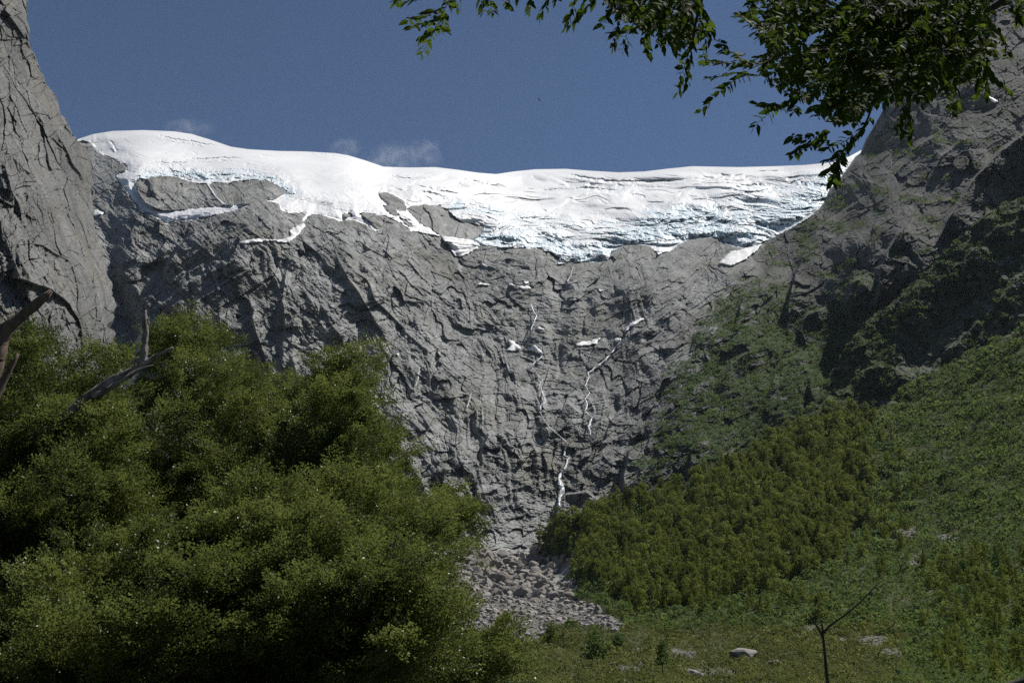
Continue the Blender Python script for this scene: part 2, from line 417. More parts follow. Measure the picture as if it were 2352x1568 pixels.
GL_OUT = [(a, b) for a, b in SKY_GL]+[(1990, 360), (1950, 410), (1915, 440), (1905, 462), (1890, 482), (1850, 506), (1800, 535), (1765, 552), (1735, 566), (1700, 570), (1672, 562), (1655, 549), (1620, 546), (1585, 552),
          (1566, 560), (1545, 577), (1512, 586), (1502, 577), (1492, 566), (1470, 562), (1445, 562), (1420, 570), (1404, 580), (1398, 598), (1380, 603), (1345, 604), (1310, 602), (1290, 609),
          (1278, 606), (1283, 592), (1262, 580), (1240, 573), (1200, 571), (1170, 573), (1130, 566), (1102, 566),
          (1097, 570), (1080, 580), (1057, 590), (1045, 587), (1027, 562), (1014, 544), (990, 541), (960, 534), (942, 533), (925, 516), (900, 505), (884, 498), (860, 493), (842, 490), (826, 490),
          (850, 508), (872, 532), (858, 530), (838, 516), (812, 507), (784, 510), (755, 500), (727, 492), (712, 496), (697, 512), (690, 510), (697, 493), (680, 489), (667, 490), (643, 483), (640, 470), (625, 464),
          (610, 463), (580, 470), (550, 481), (533, 487), (500, 495), (480, 500), (433, 508), (410, 507), (380, 517), (372, 508), (343, 494), (315, 478), (300, 458), (285, 432), (262, 404),
          (277, 398), (292, 390), (284, 378), (262, 368), (240, 358), (222, 348), (212, 334), (187, 324), (172, 326), (120, 345), (60, 370)]
HOLES = [[(310, 423), (317, 417), (340, 411), (367, 405), (400, 407), (430, 416), (460, 423), (477, 425), (487, 422), (533, 420), (567, 414), (600, 415), (617, 418), (640, 426), (657, 441), (640, 450), (610, 460), (580, 467),
          (540, 470), (500, 472), (433, 480), (377, 484), (355, 477), (333, 466), (317, 443)],
         [(870, 443), (886, 443), (900, 447), (915, 455), (926, 464), (930, 482), (920, 484), (905, 480), (880, 458)],
         [(880, 473), (893, 474), (906, 482), (917, 496), (905, 494), (890, 484)],
         [(917, 501), (930, 505), (948, 520), (940, 520)],
         [(936, 480), (957, 473), (985, 471), (1010, 473), (1030, 487), (1045, 500), (1060, 510), (1085, 514), (1110, 520), (1107, 532), (1098, 543), (1084, 549), (1050, 546), (1014, 542), (984, 522), (967, 513), (950, 497)],
         [(787, 494), (800, 491), (808, 497), (790, 499)]]
SLIVER = [(474, 424), (480, 424), (500, 452), (522, 471), (510, 471), (492, 452)]
ing = inpoly(PX+WX*0.3, np.maximum(PY, top+0)-9*(PY-top < 12), GL_OUT)
for h_ in HOLES: ing &= ~inpoly(PX, PY, h_)
gsoft = np.clip(blur(ing.astype(float), 4)*2-1, 0, 1)*(PX < 1990)*(1-wr)
D = D*(1-0.85*gsoft)+16*gsoft
Y = Y+D
# a snow gully between the left cliff and the shoulder
dg, sg, tg = seg_dist(PX, PY, [(255, 560), (262, 640), (268, 700), (300, 760), (318, 800), (300, 860), (240, 920)])
Y += 22*np.exp(-(dg/26)**2)
mtn_Y = Y
def mtn_at(px, py):
    px = np.asarray(px, float); py = np.asarray(py, float)
    c = np.clip((px-cols[0])/STEP, 0, len(cols)-1.001); t_ = top_m(px)
    r = np.clip((py-t_)/(BOT_M-t_)*(nr-1), 0, nr-1.001)
    ci = c.astype(int); ri = r.astype(int); fc_ = c-ci; fr_ = r-ri
    return ((mtn_Y[ri, ci]*(1-fc_)+mtn_Y[ri, ci+1]*fc_)*(1-fr_)+(mtn_Y[ri+1, ci]*(1-fc_)+mtn_Y[ri+1, ci+1]*fc_)*fr_)
P = pos(PX, PY, Y)
# the far side, falling away behind the skyline
back = []
for d_, z_ in ((6, 1), (20, 4), (60, 18), (160, 70), (400, 260), (900, 900)):
    b = P[0].copy(); b[:, 1] += d_; b[:, 0] += b[:, 0]/1400*d_; b[:, 2] -= z_*1.0; back.insert(0, b)
nb = len(back)
def upness(P):
    a = np.gradient(P, axis=0); b = np.gradient(P, axis=1)
    n = np.cross(a, b); n /= np.linalg.norm(n, axis=-1, keepdims=True)+1e-9
    n *= np.sign(-(n[..., 1:2])*1.0+1e-9)
    return n
NRM = upness(P)
UZ = blur(NRM[..., 2], 3)
VEGZ = [(1640, 690), (1700, 650), (1790, 640), (1840, 700), (1900, 690), (1960, 630), (1985, 640), (2010, 700), (2100, 780), (1950, 1010), (1700, 1120), (1500, 1180), (1400, 1160), (1440, 1090), (1470, 1000), (1510, 900), (1580, 800)]
dz, _, _ = seg_dist(PX+WX*2, PY+WY*2, VEGZ, True); inz = inpoly(PX+WX*2, PY+WY*2, VEGZ)
zone = sstep(-75, 90, np.where(inz, dz, -dz))
vn = fbm((PX+0.5*PY)/34, PY/22, 81, 4)
core = np.interp(PX, [1450, 1600, 1750, 1900], [-0.12, 0.15, 0.35, 0.45])
VEG = sstep(0.05, 0.15, zone*(vn*1.0+core+0.22+(UZ-0.6)*1.1)-0.08*(1-zone))*zone
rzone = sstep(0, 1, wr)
MOSS_SHADE = rzone*0.85+rzone*0.35*sstep(0.05, 0.5, fbm(PX/60, PY/40, 85, 4)+(UZ-0.5)*0.9)*0.9  # even term paints shade over the whole right flank; noisy term is moss
# a little green on the upper right
VEG = np.maximum(VEG, rzone*sstep(0.15, 0.45, fbm(PX/70, PY/28, 88, 4)+(UZ-0.55)*0.8)*0.55*sstep(150, 260, PY))
MOSS_SHADE = np.minimum(MOSS_SHADE, 1.1); MOSS_SHADE = np.maximum(MOSS_SHADE, (1-rzone)*sstep(0.35, 0.8, fbm(PX/50, PY/30, 86, 4))*0.35)
z6 = np.zeros((nb, len(cols)))
Pall = np.concatenate([np.stack(back), P])
mo = grid_obj('mountain', Pall, M['rock'], {'veg': np.concatenate([z6, VEG]), 'moss_shade': np.concatenate([z6, MOSS_SHADE])})
tag(mo, 'grey granite headwall and dark right flank below the glacier', kind='structure')

# ------------------------------------------------------------------ the glacier
gc = np.arange(60, 1996, 1.25)
gt = sky_gl(gc)[None]
gnr = 250; gtr = np.linspace(0, 1, gnr)[:, None]
GX = np.repeat(gc[None], gnr, 0); GY = gt+(616-gt)*gtr
wx = fbm(GX/14, GY/9, 101, 3)*2.6; wy = fbm(GX/14, GY/9, 111, 3)*2.6
skyd = GY-gt
wyy = wy*sstep(0, 12, skyd); wxx = wx*sstep(0, 12, skyd)
ins = inpoly(GX+wxx, np.maximum(GY+wyy, gt+0.01), GL_OUT)
ins[:5, :] = ((gc > 66) & (gc < 1982))[None]
lower = GL_OUT[len(SKY_GL):]
dE, _, _ = seg_dist(GX+wxx, GY+wyy, lower)
for h_ in HOLES:
    inh = inpoly(GX+wxx, GY+wyy, h_); ins &= ~inh
    dh, _, _ = seg_dist(GX+wxx, GY+wyy, h_, True); dE = np.minimum(dE, dh)
sli = inpoly(GX, GY, SLIVER); ins |= sli; dE = np.where(sli, 3, dE)
mY = mtn_at(GX, np.maximum(GY, gt+10))
gsm = coarse(tps(H), GX, GY)
# snout ice, broken: near the lower edge in the middle and right, and above the left rock islands
snout = np.clip(1-dE/60, 0, 1)*sstep(1090, 1160, GX)
def band(line, width):
    d, _, _ = seg_dist(GX, GY, line); return np.exp(-(d/width)**2)
B1 = band([(1110, 545), (1250, 560), (1340, 590), (1420, 555), (1600, 530), (1720, 545), (1850, 480), (1920, 420), (1960, 385)], 27)
B2 = band([(320, 408), (400, 398), (480, 405), (560, 400), (640, 415), (665, 440)], 14)
B3 = band([(1050, 470), (1090, 480), (1140, 490)], 17)
B4 = band([(1500, 500), (1600, 505), (1700, 500), (1820, 470), (1900, 430)], 26)
B5 = band([(920, 400), (960, 425), (1010, 450), (1050, 470)], 9)
B6 = band([(1250, 440), (1350, 430), (1460, 440)], 10)
B7 = band([(680, 445), (760, 455), (840, 440)], 20)
B8 = band([(1180, 500), (1300, 520), (1450, 520), (1600, 480), (1750, 440), (1880, 410)], 26)
rough = np.clip(B1*1.0+B2*0.9+B3*0.8+B4*0.8+B5*0.45+B6*0.45+B7*0.22+B8*0.55, 0, 1.15)
smoothL = 1-sstep(850, 930, GX)
calm = np.clip(0.32*(1-smoothL*0.75)+rough, 0.05, 1.2)
# ice flows down towards the bowl: waves stretched along the slope contours
wv = fbm(GX/200, GY/60, 121, 3)
wv2 = fbm(GX/110, GY/70, 128, 2)
u_ = GX/62+wv*0.8; v_ = (GY+20*wv+12*wv2+0.05*(GX-1350))/16
ser = ridged(u_, v_, 122, 3, 0.5)
f1, e1 = facets((GX+wx*3)/26, (GY+wy*2-0.12*(GX-1300))/8, 123, 1.0, 0.7)
f2, e2 = facets((GX+wx*3)/9, (GY+wy*2-0.12*(GX-1300))/3.6, 124, 1.0, 0.8)
gd = -16*ser*calm*sstep(0, 30, skyd)*0.42
gd -= 9*fbm((GX+60*wv)/95, (GY+22*wv+14*wv2+0.06*(GX-1400))/19, 127, 2)*(1-0.8*smoothL)*sstep(4, 25, skyd)
gd += (5.2*f1+2.0*f2)*rough*sstep(0, 14, skyd)
gd -= 24*fbm(GX/150, GY/34, 125, 2)*(1-0.55*smoothL)*sstep(0, 25, skyd)
# crevasses: long thin cracks across the flow
cr = np.abs(perlin(GX/110+wv, (GY+22*wv+12*wv2)/10, 131)); cmask = sstep(0.1, 0.4, fbm(GX/90, GY/25, 132, 3)+0.1)
gd += 6*np.exp(-(cr/0.09)**2)*cmask*sstep(6, 20, skyd)*(1-0.6*smoothL)
for ln, a_, w_ in ([(355, 310), (385, 317), (420, 322), (470, 331), (520, 340)], 9, 1.5), ([(420, 366), (470, 365), (520, 362), (560, 366)], 10, 1.6), ([(250, 322), (262, 335), (270, 350)], 7, 2.0), \
        ([(1050, 412), (1090, 418), (1130, 428), (1160, 426)], 18, 5), ([(1300, 400), (1340, 408), (1400, 416), (1500, 418), (1600, 410)], 14, 2.5), ([(1320, 430), (1380, 436), (1420, 438)], 16, 4), \
        ([(1660, 434), (1720, 428), (1770, 425)], 18, 5), ([(1700, 448), (1740, 440), (1780, 436)], 14, 4), ([(1640, 407), (1680, 404)], 14, 4), ([(930, 420), (1000, 436), (1060, 446)], 10, 2.5), \
        ([(580, 357), (610, 358), (635, 360)], 5, 1.2), ([(330, 372), (400, 374), (450, 372)], 6, 1.3), ([(690, 352), (760, 356), (800, 365)], 4, 1.2):
    d, s_, t_ = seg_dist(GX+wx, GY+wy, ln); e_ = np.clip(np.minimum(t_, 1-t_)*4, 0, 1)
    gd += a_*np.exp(-(d/w_)**2)*e_-a_*0.6*np.exp(-((d-w_*2)/(w_*2))**2)*e_*(s_ > 0)
thick = 2.5+np.clip(dE, 0, 40)**0.8*np.interp(GX, [60, 900, 1150, 1990], [0.7, 0.7, 0.85, 0.8])
edge = sstep(0, 3.5, dE)
snow_edge = np.where(GX < 1090, 0.5, 1.0)
GYd = gsm+6
GYd = GYd+gd-thick*1.2-thick*0.6*edge
# ice carries on the smoothed bed; keep it in front of rock inside its outline
ek = np.clip(1-dE/14, 0, 1)*sstep(4, 16, skyd)
GYd = GYd*(1-ek)+np.minimum(GYd, mY-2-4*edge)*ek
GP = pos(GX, GY, GYd)
keep = ins[:-1, :-1] & ins[1:, 1:] & ins[1:, :-1] & ins[:-1, 1:]
ice_a = np.clip(rough*0.95*sstep(-0.5, 0.5, fbm(GX/30, GY/12, 141, 3)+rough*0.8-0.35)+0.35*np.clip(1-dE/9, 0, 1)*(GX > 1090), 0, 1)
# border skirt: drop the outline into the rock
bor = ins & ~blur(ins.astype(float), 1).__gt__(0.999)
GYe = np.where(bor & (skyd > 8), np.maximum(GYd, mtn_at(GX, np.maximum(GY, gt+10))+3), GYd)
GP = pos(GX, GY, GYe)
# roll the crest over backwards
back = []
for d_, z_ in ((5, 0.6), (15, 3), (50, 14), (140, 60)):
    b = GP[0].copy(); b[:, 1] += d_; b[:, 0] += b[:, 0]/1500*d_; b[:, 2] -= z_; back.insert(0, b)
nb = len(back); zz = np.zeros((nb, len(gc)))
kk = np.concatenate([np.repeat(keep[:1], nb, 0), keep])
go = grid_obj('glacier', np.concatenate([np.stack(back), GP]), M['ice'], {'ice': np.concatenate([zz, ice_a])}, kk)
tag(go, 'white hanging glacier with blue crevassed snout draped over the mountain rim', 'glacier')
glY = GYe

# ------------------------------------------------------------------ the near cliff at the left
rb = interp([(-160, 50), (-60, 52), (0, 55), (30, 58), (60, 61), (88, 60), (100, 66), (120, 78), (140, 84), (160, 92), (185, 103), (200, 112), (225, 130), (240, 134), (262, 140), (290, 158), (310, 166), (325, 176),
             (340, 196), (352, 204), (370, 208), (400, 212), (440, 206), (480, 212), (520, 216), (560, 226), (600, 238), (640, 250), (680, 258), (700, 260), (730, 256), (745, 240), (760, 256), (800, 262), (850, 262), (1000, 260), (1300, 250)])
ln_ = 1100; py_ = np.linspace(-160, 1300, ln_)[:, None]
nc = 330; tc = np.linspace(0, 1, nc)[None]
rbx = rb(py_)+fbm(py_/22, py_*0+3, 201, 5)*9
LXx = -190+(rbx+190)*tc; LYy = np.repeat(py_, nc, 1)
LC = [(-190, -160, 470), (60, -160, 560), (-190, 300, 380), (60, 60, 540), (0, 200, 450), (110, 200, 600), (-190, 700, 330), (0, 450, 400), (120, 450, 500), (180, 330, 640), (210, 450, 700), (0, 640, 370), (120, 620, 430),
      (240, 620, 620), (250, 700, 600), (180, 700, 470), (0, 800, 350), (150, 800, 430), (255, 820, 560), (0, 1200, 280), (250, 1200, 450), (-190, 1200, 240)]
LY = tps(LC)(LXx, LYy)
PXs, PYs = LXx, LYy
WX = fbm(LXx/80, LYy/90, 211, 2)*10; WY = fbm(LXx/80, LYy/90, 221, 2)*10
# joints run steeply down to the right
U = LXx-0.32*LYy; V = LYy+0.3*LXx
DL = np.zeros_like(LY)
DL -= 4.5*ridged((U+WX)/85, (V+WY)/260, 231, 3, 0.5)
f_, e_ = facets((U+WX)/60, (V+WY)/150, 232, 1.0, 0.5); DL += 6.5*f_+0.8*np.exp(-e_*20)
f_, e_ = facets((U+WX*1.4)/22, (V+WY*1.4)/52, 233, 1.0, 0.5); DL += 3.0*f_+0.7*np.exp(-e_*11)
f_, e_ = facets((U+WX*1.4)/9, (V+WY)/15, 234, 1.0, 0.6); DL += 1.2*f_
f_, e_ = facets((LXx*0.8-LYy*0.6+WX)/34, (LXx*0.6+LYy*0.8+WY)/24, 238, 1.0, 0.8); DL += 2.6*f_
f_, e_ = facets((LXx+WX*1.6)/13, (LYy+0.5*LXx+WY)/6, 235, 1.0, 0.6); DL += 0.7*f_
DL -= 0.45*fbm(LXx/6, LYy/8, 236, 3)
strokes(DL, [([(187, 790), (190, 745), (160, 695), (118, 668), (60, 648), (5, 630)], 17, 70), ([(120, 690), (160, 640), (165, 600), (150, 560)], -8, 25),
             ([(186, 700), (176, 640), (160, 600), (120, 570), (85, 550)], 9, 30), ([(210, 790), (200, 720), (196, 660)], 5, 20), ([(150, 480), (125, 400), (100, 330), (90, 250)], 9, 40),
             ([(50, 520), (30, 440), (10, 380)], 7, 35), ([(200, 600), (170, 520), (150, 450)], 8, 35), ([(60, 88), (40, 60), (10, 20)], 12, 40), ([(80, 780), (60, 720), (50, 690)], 7, 25),
             ([(190, 420), (160, 360), (130, 290)], 7, 30), ([(70, 330), (40, 260), (20, 220)], 5, 30)])
LY = LY+DL
LP = pos(LXx, LYy, LY)
sides = []
for d_, q in ((6, 0.5), (22, 6), (70, 40), (200, 160), (420, 420)):
    b = LP[:, -1].copy(); b[:, 1] += d_; b[:, 0] -= q-b[:, 0]/620*d_*0.4; sides.append(b)
LPall = np.concatenate([LP, np.stack(sides, 1)], 1)
zt = np.zeros(LPall.shape[:2])
lo = grid_obj('cliff', LPall, M['cliff'], {'veg': zt, 'moss_shade': zt})
tag(lo, 'steep pale grey granite cliff with slanting joints at the left edge', kind='structure')
# ------------------------------------------------------------------ foliage made of small leaf-sized faces
def cards(C_, R_, K, tone=None, flat=1.0, leaf=0.30, seed=1, low=-0.35, jit=0.7, asp=0.75):
    """K small faces spread through the outer part of every clump; C_ (N,3) centres, R_ (N,) or (N,3) radii"""
    g = np.random.default_rng(seed); N = len(C_); C_ = np.asarray(C_, float); R_ = np.asarray(R_, float)
    if R_.ndim == 1: R_ = np.stack([R_, R_, R_*flat], 1)
    z = g.uniform(low, 1, (N, K)); a = g.uniform(0, 2*math.pi, (N, K)); q = np.sqrt(1-z*z)
    d = np.stack([q*np.cos(a), q*np.sin(a), z], -1)
    rr = g.uniform(0.55, 1.05, (N, K, 1))**0.6
    c = C_[:, None]+d*rr*R_[:, None]
    n = d/R_[:, None]*R_.mean(-1)[:, None, None]+g.normal(0, jit, (N, K, 3)); n /= np.linalg.norm(n, axis=-1, keepdims=True)
    u = np.cross(n, g.normal(0, 1, (N, K, 3))); u /= np.linalg.norm(u, axis=-1, keepdims=True)+1e-9
    v = np.cross(n, u); s = (R_.mean(-1)[:, None, None]*leaf*g.uniform(0.6, 1.3, (N, K, 1)))
    V = np.stack([c-u*s, c-v*s*asp, c+u*s, c+v*s*asp], 2)
    if tone is None: tone = g.random(N)
    t = np.repeat(np.clip(np.asarray(tone)[:, None]+g.normal(0, 0.16, (N, K)), 0, 1), 4, 1)
    return V.reshape(-1, 3), t.reshape(-1)
def card_obj(name, Vs, Ts, mat, parent=None, extra=None):
    V = np.concatenate(Vs); T = np.concatenate(Ts); nq = len(V)//4
    return quick_mesh(name, V, np.arange(nq*4), np.full(nq, 4), mat, {'tone': T}, parent=parent)

def leaf_mat(name, dark, mid, light, rough=0.5, trans=0.3, spec=0.4, scale=0.05, sp=0.0):
    m = NT(name); t = m.attr('tone')
    if sp: t = m.math('ADD', t, m.math('MULTIPLY', m.math('SUBTRACT', m.n('ShaderNodeObjectInfo').outputs['Random'], 0.5), sp), True)
    n = m.noise(scale, 3, 0.5, m.n('ShaderNodeNewGeometry').outputs['Position'])
    f = m.math('ADD', m.math('MULTIPLY', t, 0.6), m.math('MULTIPLY', n, 0.4))
    c = m.ramp(f, [(0.2, dark), (0.5, mid), (0.8, light)])
    m.col(c); m.setp(Roughness=rough); m.b.inputs['Specular IOR Level'].default_value = spec
    tr_ = m.n('ShaderNodeBsdfTranslucent'); m.l(m.mix(0.5, c, light), tr_.inputs[0])
    ms = m.n('ShaderNodeMixShader'); ms.inputs[0].default_value = trans
    m.l(m.b.outputs[0], ms.inputs[1]); m.l(tr_.outputs[0], ms.inputs[2]); m.l(ms.outputs[0], m.out.inputs[0])
    return m.m
M['shrub'] = leaf_mat('shrub_leaves', (0.032, 0.062, 0.019), (0.080, 0.132, 0.034), (0.145, 0.190, 0.048), 0.7, 0.45, 0.12)
M['forest'] = leaf_mat('forest_leaves', (0.028, 0.052, 0.011), (0.088, 0.128, 0.020), (0.185, 0.210, 0.034), 0.65, 0.42, 0.15, 0.05, 0.6)
M['heath'] = leaf_mat('ground_shrub_leaves', (0.040, 0.058, 0.012), (0.105, 0.125, 0.026), (0.18, 0.185, 0.046), 0.65, 0.38, 0.2)
def bark_mat(name, a, b, scale=8):
    m = NT(name); v = m.obj(); mp = m.n('ShaderNodeMapping'); m.l(v, mp.inputs[0]); mp.inputs['Scale'].default_value = (scale, scale, scale*0.25)
    n = m.noise(1.0, 6, 0.7, mp.outputs[0]); m.col(m.ramp(n, [(0.35, a), (0.65, b)])); m.setp(Roughness=0.9); m.bump(n, 0.8, 0.03)
    return m.m
M['bark'] = bark_mat('bark', (0.05, 0.042, 0.034), (0.16, 0.14, 0.12))

# ------------------------------------------------------------------ the green ridge in front of the right flank
def hill(name, c0, c1, step, topp, bot, rows, dpts, smooth_top=0):
    cs = np.arange(c0, c1, step); tf = interp(topp)
    t = np.linspace(0, 1, rows)[:, None]; tp = tf(cs)[None]+smooth_top*fbm(cs/16, cs*0+1.5, 301, 3)[None]
    X = np.repeat(cs[None], rows, 0); Y_ = tp+(bot-tp)*t
    D_ = tps(dpts)(X, Y_)
    return cs, tp[0], X, Y_, D_
def sampler(cs, tp, bot, Yg):
    n = Yg.shape[0]
    def f(px, py):
        px = np.asarray(px, float); py = np.asarray(py, float)
        c = np.clip((px-cs[0])/(cs[1]-cs[0]), 0, len(cs)-1.001); ci = c.astype(int); fc_ = c-ci
        t_ = tp[ci]*(1-fc_)+tp[ci+1]*fc_
        r = np.clip((py-t_)/(bot-t_)*(n-1), 0, n-1.001); ri = r.astype(int); fr_ = r-ri
        return ((Yg[ri, ci]*(1-fc_)+Yg[ri, ci+1]*fc_)*(1-fr_)+(Yg[ri+1, ci]*(1-fc_)+Yg[ri+1, ci+1]*fc_)*fr_), t_
    return f
def with_back(P, drops):
    bk = []
    for d_, z_ in drops:
        b = P[0].copy(); b[:, 0] += b[:, 0]/b[:, 1]*d_; b[:, 1] += d_; b[:, 2] -= z_; bk.insert(0, b)
    return np.concatenate([np.stack(bk), P]), len(bk)

RT = [(1720, 1075), (1760, 1045), (1790, 1010), (1830, 965), (1860, 930), (1890, 885), (1910, 850), (1945, 792), (1985, 742), (2010, 722), (2050, 692), (2090, 657), (2130, 618), (2170, 578), (2200, 552), (2240, 512), (2270, 484), (2300, 470), (2352, 450), (2520, 365)]
RD = [(1720, 1075, 620), (1860, 930, 640), (1945, 792, 660), (2050, 692, 660), (2200, 552, 650), (2352, 450, 640), (2520, 365, 620), (1900, 1000, 595), (2000, 900, 615), (2100, 800, 612), (2250, 700, 605), (2352, 600, 600),
      (2050, 960, 585), (2250, 850, 580), (2352, 780, 565), (2520, 700, 555), (2200, 1100, 520), (1750, 1150, 560), (2500, 1000, 470)]
BR = 1120
rcs, rtp, RX, RY, RY0 = hill('ridge', 1720, 2520, 1.5, RT, BR, 440, RD, 5)
PXs, PYs = RX, RY
WX = fbm(RX/50, RY/50, 311, 3)*8; WY = fbm(RX/50, RY/50, 321, 3)*8
D = -10*fbm(RX/120, RY/100, 331, 4)
f_, e_ = facets((RX+WX)/45, (RY+WY)/38, 332, 1.0, 0.5); D += 6*f_
f_, e_ = facets((RX+WX)/17, (RY+WY)/12, 333, 1.0, 0.5); D += 2.4*f_
f_, e_ = facets(RX/7, RY/5, 334, 1.0, 0.5); D += 1.0*f_
strokes(D, [([(2072, 905), (2130, 850), (2195, 790), (2260, 735), (2310, 640)], 8, 60), ([(1900, 1000), (1925, 930), (1960, 870), (2000, 800), (2040, 740)], 6, 50), ([(2200, 640), (2225, 585), (2270, 540), (2330, 510)], 11, 50),
            ([(1850, 1010), (1880, 950), (1910, 900)], 12, 40), ([(2230, 530), (2250, 500), (2290, 480)], 12, 30), ([(2290, 700), (2330, 640), (2400, 600)], 10, 40), ([(1960, 900), (1990, 850), (2030, 830)], 9, 35)])
poly_depth(D, [([(2052, 900), (2046, 830), (2050, 775), (2075, 735), (2120, 712), (2170, 700), (2225, 668), (2262, 650), (2250, 720), (2190, 780), (2130, 845), (2085, 900)], 9, 40)])
RYd = RY0+D
rP = pos(RX, RY, RYd)
uz = blur(upness(rP)[..., 2], 2)
cliffm = inpoly(RX+WX, RY+WY, [(2052, 900), (2046, 830), (2055, 790), (2080, 740), (2120, 722), (2170, 710), (2225, 678), (2262, 660), (2270, 720), (2200, 800), (2140, 850), (2085, 900)])
pale = np.exp(-(seg_dist(RX+WX, RY+WY, [(2010, 945), (2060, 905), (2110, 880), (2180, 840), (2230, 805), (2300, 765), (2360, 740)])[0]/11)**2)
g_ = fbm(RX/26, RY/17, 341, 4)
pale2 = sstep(0.12, 0.45, g_)*sstep(2180, 2280, RX)*sstep(480, 560, RY)*(1-sstep(760, 800, RY))
rveg = sstep(-0.7, -0.25, fbm(RX/30, RY/20, 342, 4)*0.7+(uz-0.55)*1.2+0.35)
rveg = rveg*(1-0.9*pale*sstep(-0.3, 0.3, g_+0.1))*(1-0.85*pale2)*np.where(cliffm, 0.72, 1)
M['ridge'] = rock_mat('ridge_rock', 1.0, vegc=((0.020, 0.036, 0.010), (0.052, 0.075, 0.020)))
rPa, nb = with_back(rP, ((4, 2), (14, 12), (50, 60), (140, 200)))
zz = np.zeros((nb, len(rcs)))
ro = grid_obj('green_ridge', rPa, M['ridge'], {'veg': np.concatenate([zz+1, rveg]), 'moss_shade': np.concatenate([zz, 0*rveg+0.5])})
tag(ro, 'shrub covered rocky ridge in front of the right flank', kind='structure')
ridge_at = sampler(rcs, rtp, BR, RYd)

# ------------------------------------------------------------------ near hillside, boulder fan and valley floor
HT = [(-160, 1200), (700, 1200), (1000, 1215), (1060, 1238), (1100, 1262), (1150, 1275), (1200, 1283), (1235, 1279), (1246, 1262), (1262, 1249), (1300, 1228), (1340, 1205), (1400, 1186), (1450, 1176), (1500, 1165), (1560, 1146),
      (1620, 1126), (1700, 1082), (1760, 1046), (1830, 1004), (1900, 970), (1960, 954), (2000, 953), (2035, 930), (2060, 906), (2100, 881), (2150, 853), (2200, 828), (2250, 802), (2300, 776), (2352, 749), (2520, 668)]
HD = [(-160, 1200, 520), (700, 1200, 500), (1150, 1275, 505), (1060, 1238, 500), (1250, 1258, 455), (1340, 1205, 430), (1500, 1165, 440), (1700, 1082, 470), (1960, 954, 540), (2150, 853, 540), (2352, 749, 500), (2520, 668, 480),
      (1400, 1300, 335), (1700, 1300, 300), (1700, 1180, 380), (2000, 1200, 340), (2352, 1100, 290), (2352, 950, 370), (2000, 1050, 440), (2352, 1400, 140), (2000, 1400, 190), (1700, 1430, 205), (1500, 1450, 215), (1400, 1400, 255),
      (1150, 1350, 370), (1250, 1400, 295), (1300, 1460, 225), (1150, 1470, 210), (1050, 1300, 430), (1290, 1300, 400), (1200, 1568, 75), (1500, 1510, 135), (1800, 1500, 130), (1500, 1568, 75), (2000, 1568, 75), (2352, 1568, 62), (1200, 1640, 38),
      (2352, 1640, 34), (2520, 1640, 32), (-160, 1640, 38), (600, 1640, 38), (0, 1450, 150), (700, 1450, 180), (700, 1350, 300), (0, 1350, 300), (600, 1560, 75), (0, 1560, 75)]
BH = 1640
hcs, htp, HX, HY, HY0 = hill('hillside', -160, 2520, 2.6, HT, BH, 400, HD, 2.5)
near = HY0/300.0
D = -5*fbm(HX/110, HY/60, 401, 4)*near-1.5*fbm(HX/30, HY/14, 402, 3)*near
# stream cut on the right of the boulder fan
dcut, scut, tcut = seg_dist(HX, HY, [(1245, 1290), (1290, 1320), (1320, 1360), (1330, 1400)])
D += 9*np.exp(-(dcut/22)**2)
strokes_bk = None
PXs, PYs = HX, HY; WX = fbm(HX/40, HY/30, 411, 3)*6; WY = fbm(HX/40, HY/30, 412, 3)*6
strokes(D, [([(1310, 1345), (1322, 1300), (1345, 1268), (1390, 1240)], 10, 30), ([(1340, 1420), (1380, 1400), (1400, 1385)], 6, 20), ([(1250, 1300), (1290, 1275), (1340, 1262)], -8, 20)])
HYd = HY0+D
TAL = [(1060, 1235), (1100, 1262), (1200, 1281), (1240, 1270), (1262, 1290), (1320, 1280), (1345, 1290), (1330, 1330), (1325, 1375), (1380, 1400), (1440, 1440), (1420, 1455), (1360, 1440), (1270, 1432), (1235, 1475), (1180, 1480), (1120, 1470), (1060, 1440), (1000, 1400), (1000, 1280)]
dT, _, _ = seg_dist(HX+WX, HY+WY, TAL, True); iT = inpoly(HX+WX, HY+WY, TAL)
rub = sstep(-7, 7, np.where(iT, dT, -dT))
scr = np.exp(-(seg_dist(HX+WX, HY+WY, [(1330, 1285), (1300, 1315), (1280, 1345)])[0]/24)**2)*rub
# open stony patches among the shrubs
PATCH = [(1870, 1440, 30, 8), (1560, 1500, 45, 10), (1640, 1545, 50, 10), (2080, 1225, 45, 14), (2100, 1290, 40, 14), (2010, 1470, 55, 10), (2170, 1235, 35, 10), (1930, 1470, 25, 8), (1480, 1490, 30, 6), (2040, 1500, 30, 14), (1440, 1535, 30, 6), (1990, 1090, 25, 14), (1370, 1480, 40, 6), (1760, 1065, 20, 8)]
pat = np.zeros_like(HX)
for a_, b_, c_, d_ in PATCH: pat = np.maximum(pat, np.exp(-((HX+WX*2-a_)/c_)**2-((HY+WY-b_)/d_)**2))
pat = sstep(0.3, 0.6, pat*(1+0.9*fbm(HX/14, HY/6, 421, 3)))
hP = pos(HX, HY, HYd)
hPa, nb = with_back(hP, ((3, 1), (10, 6), (40, 40), (100, 120)))
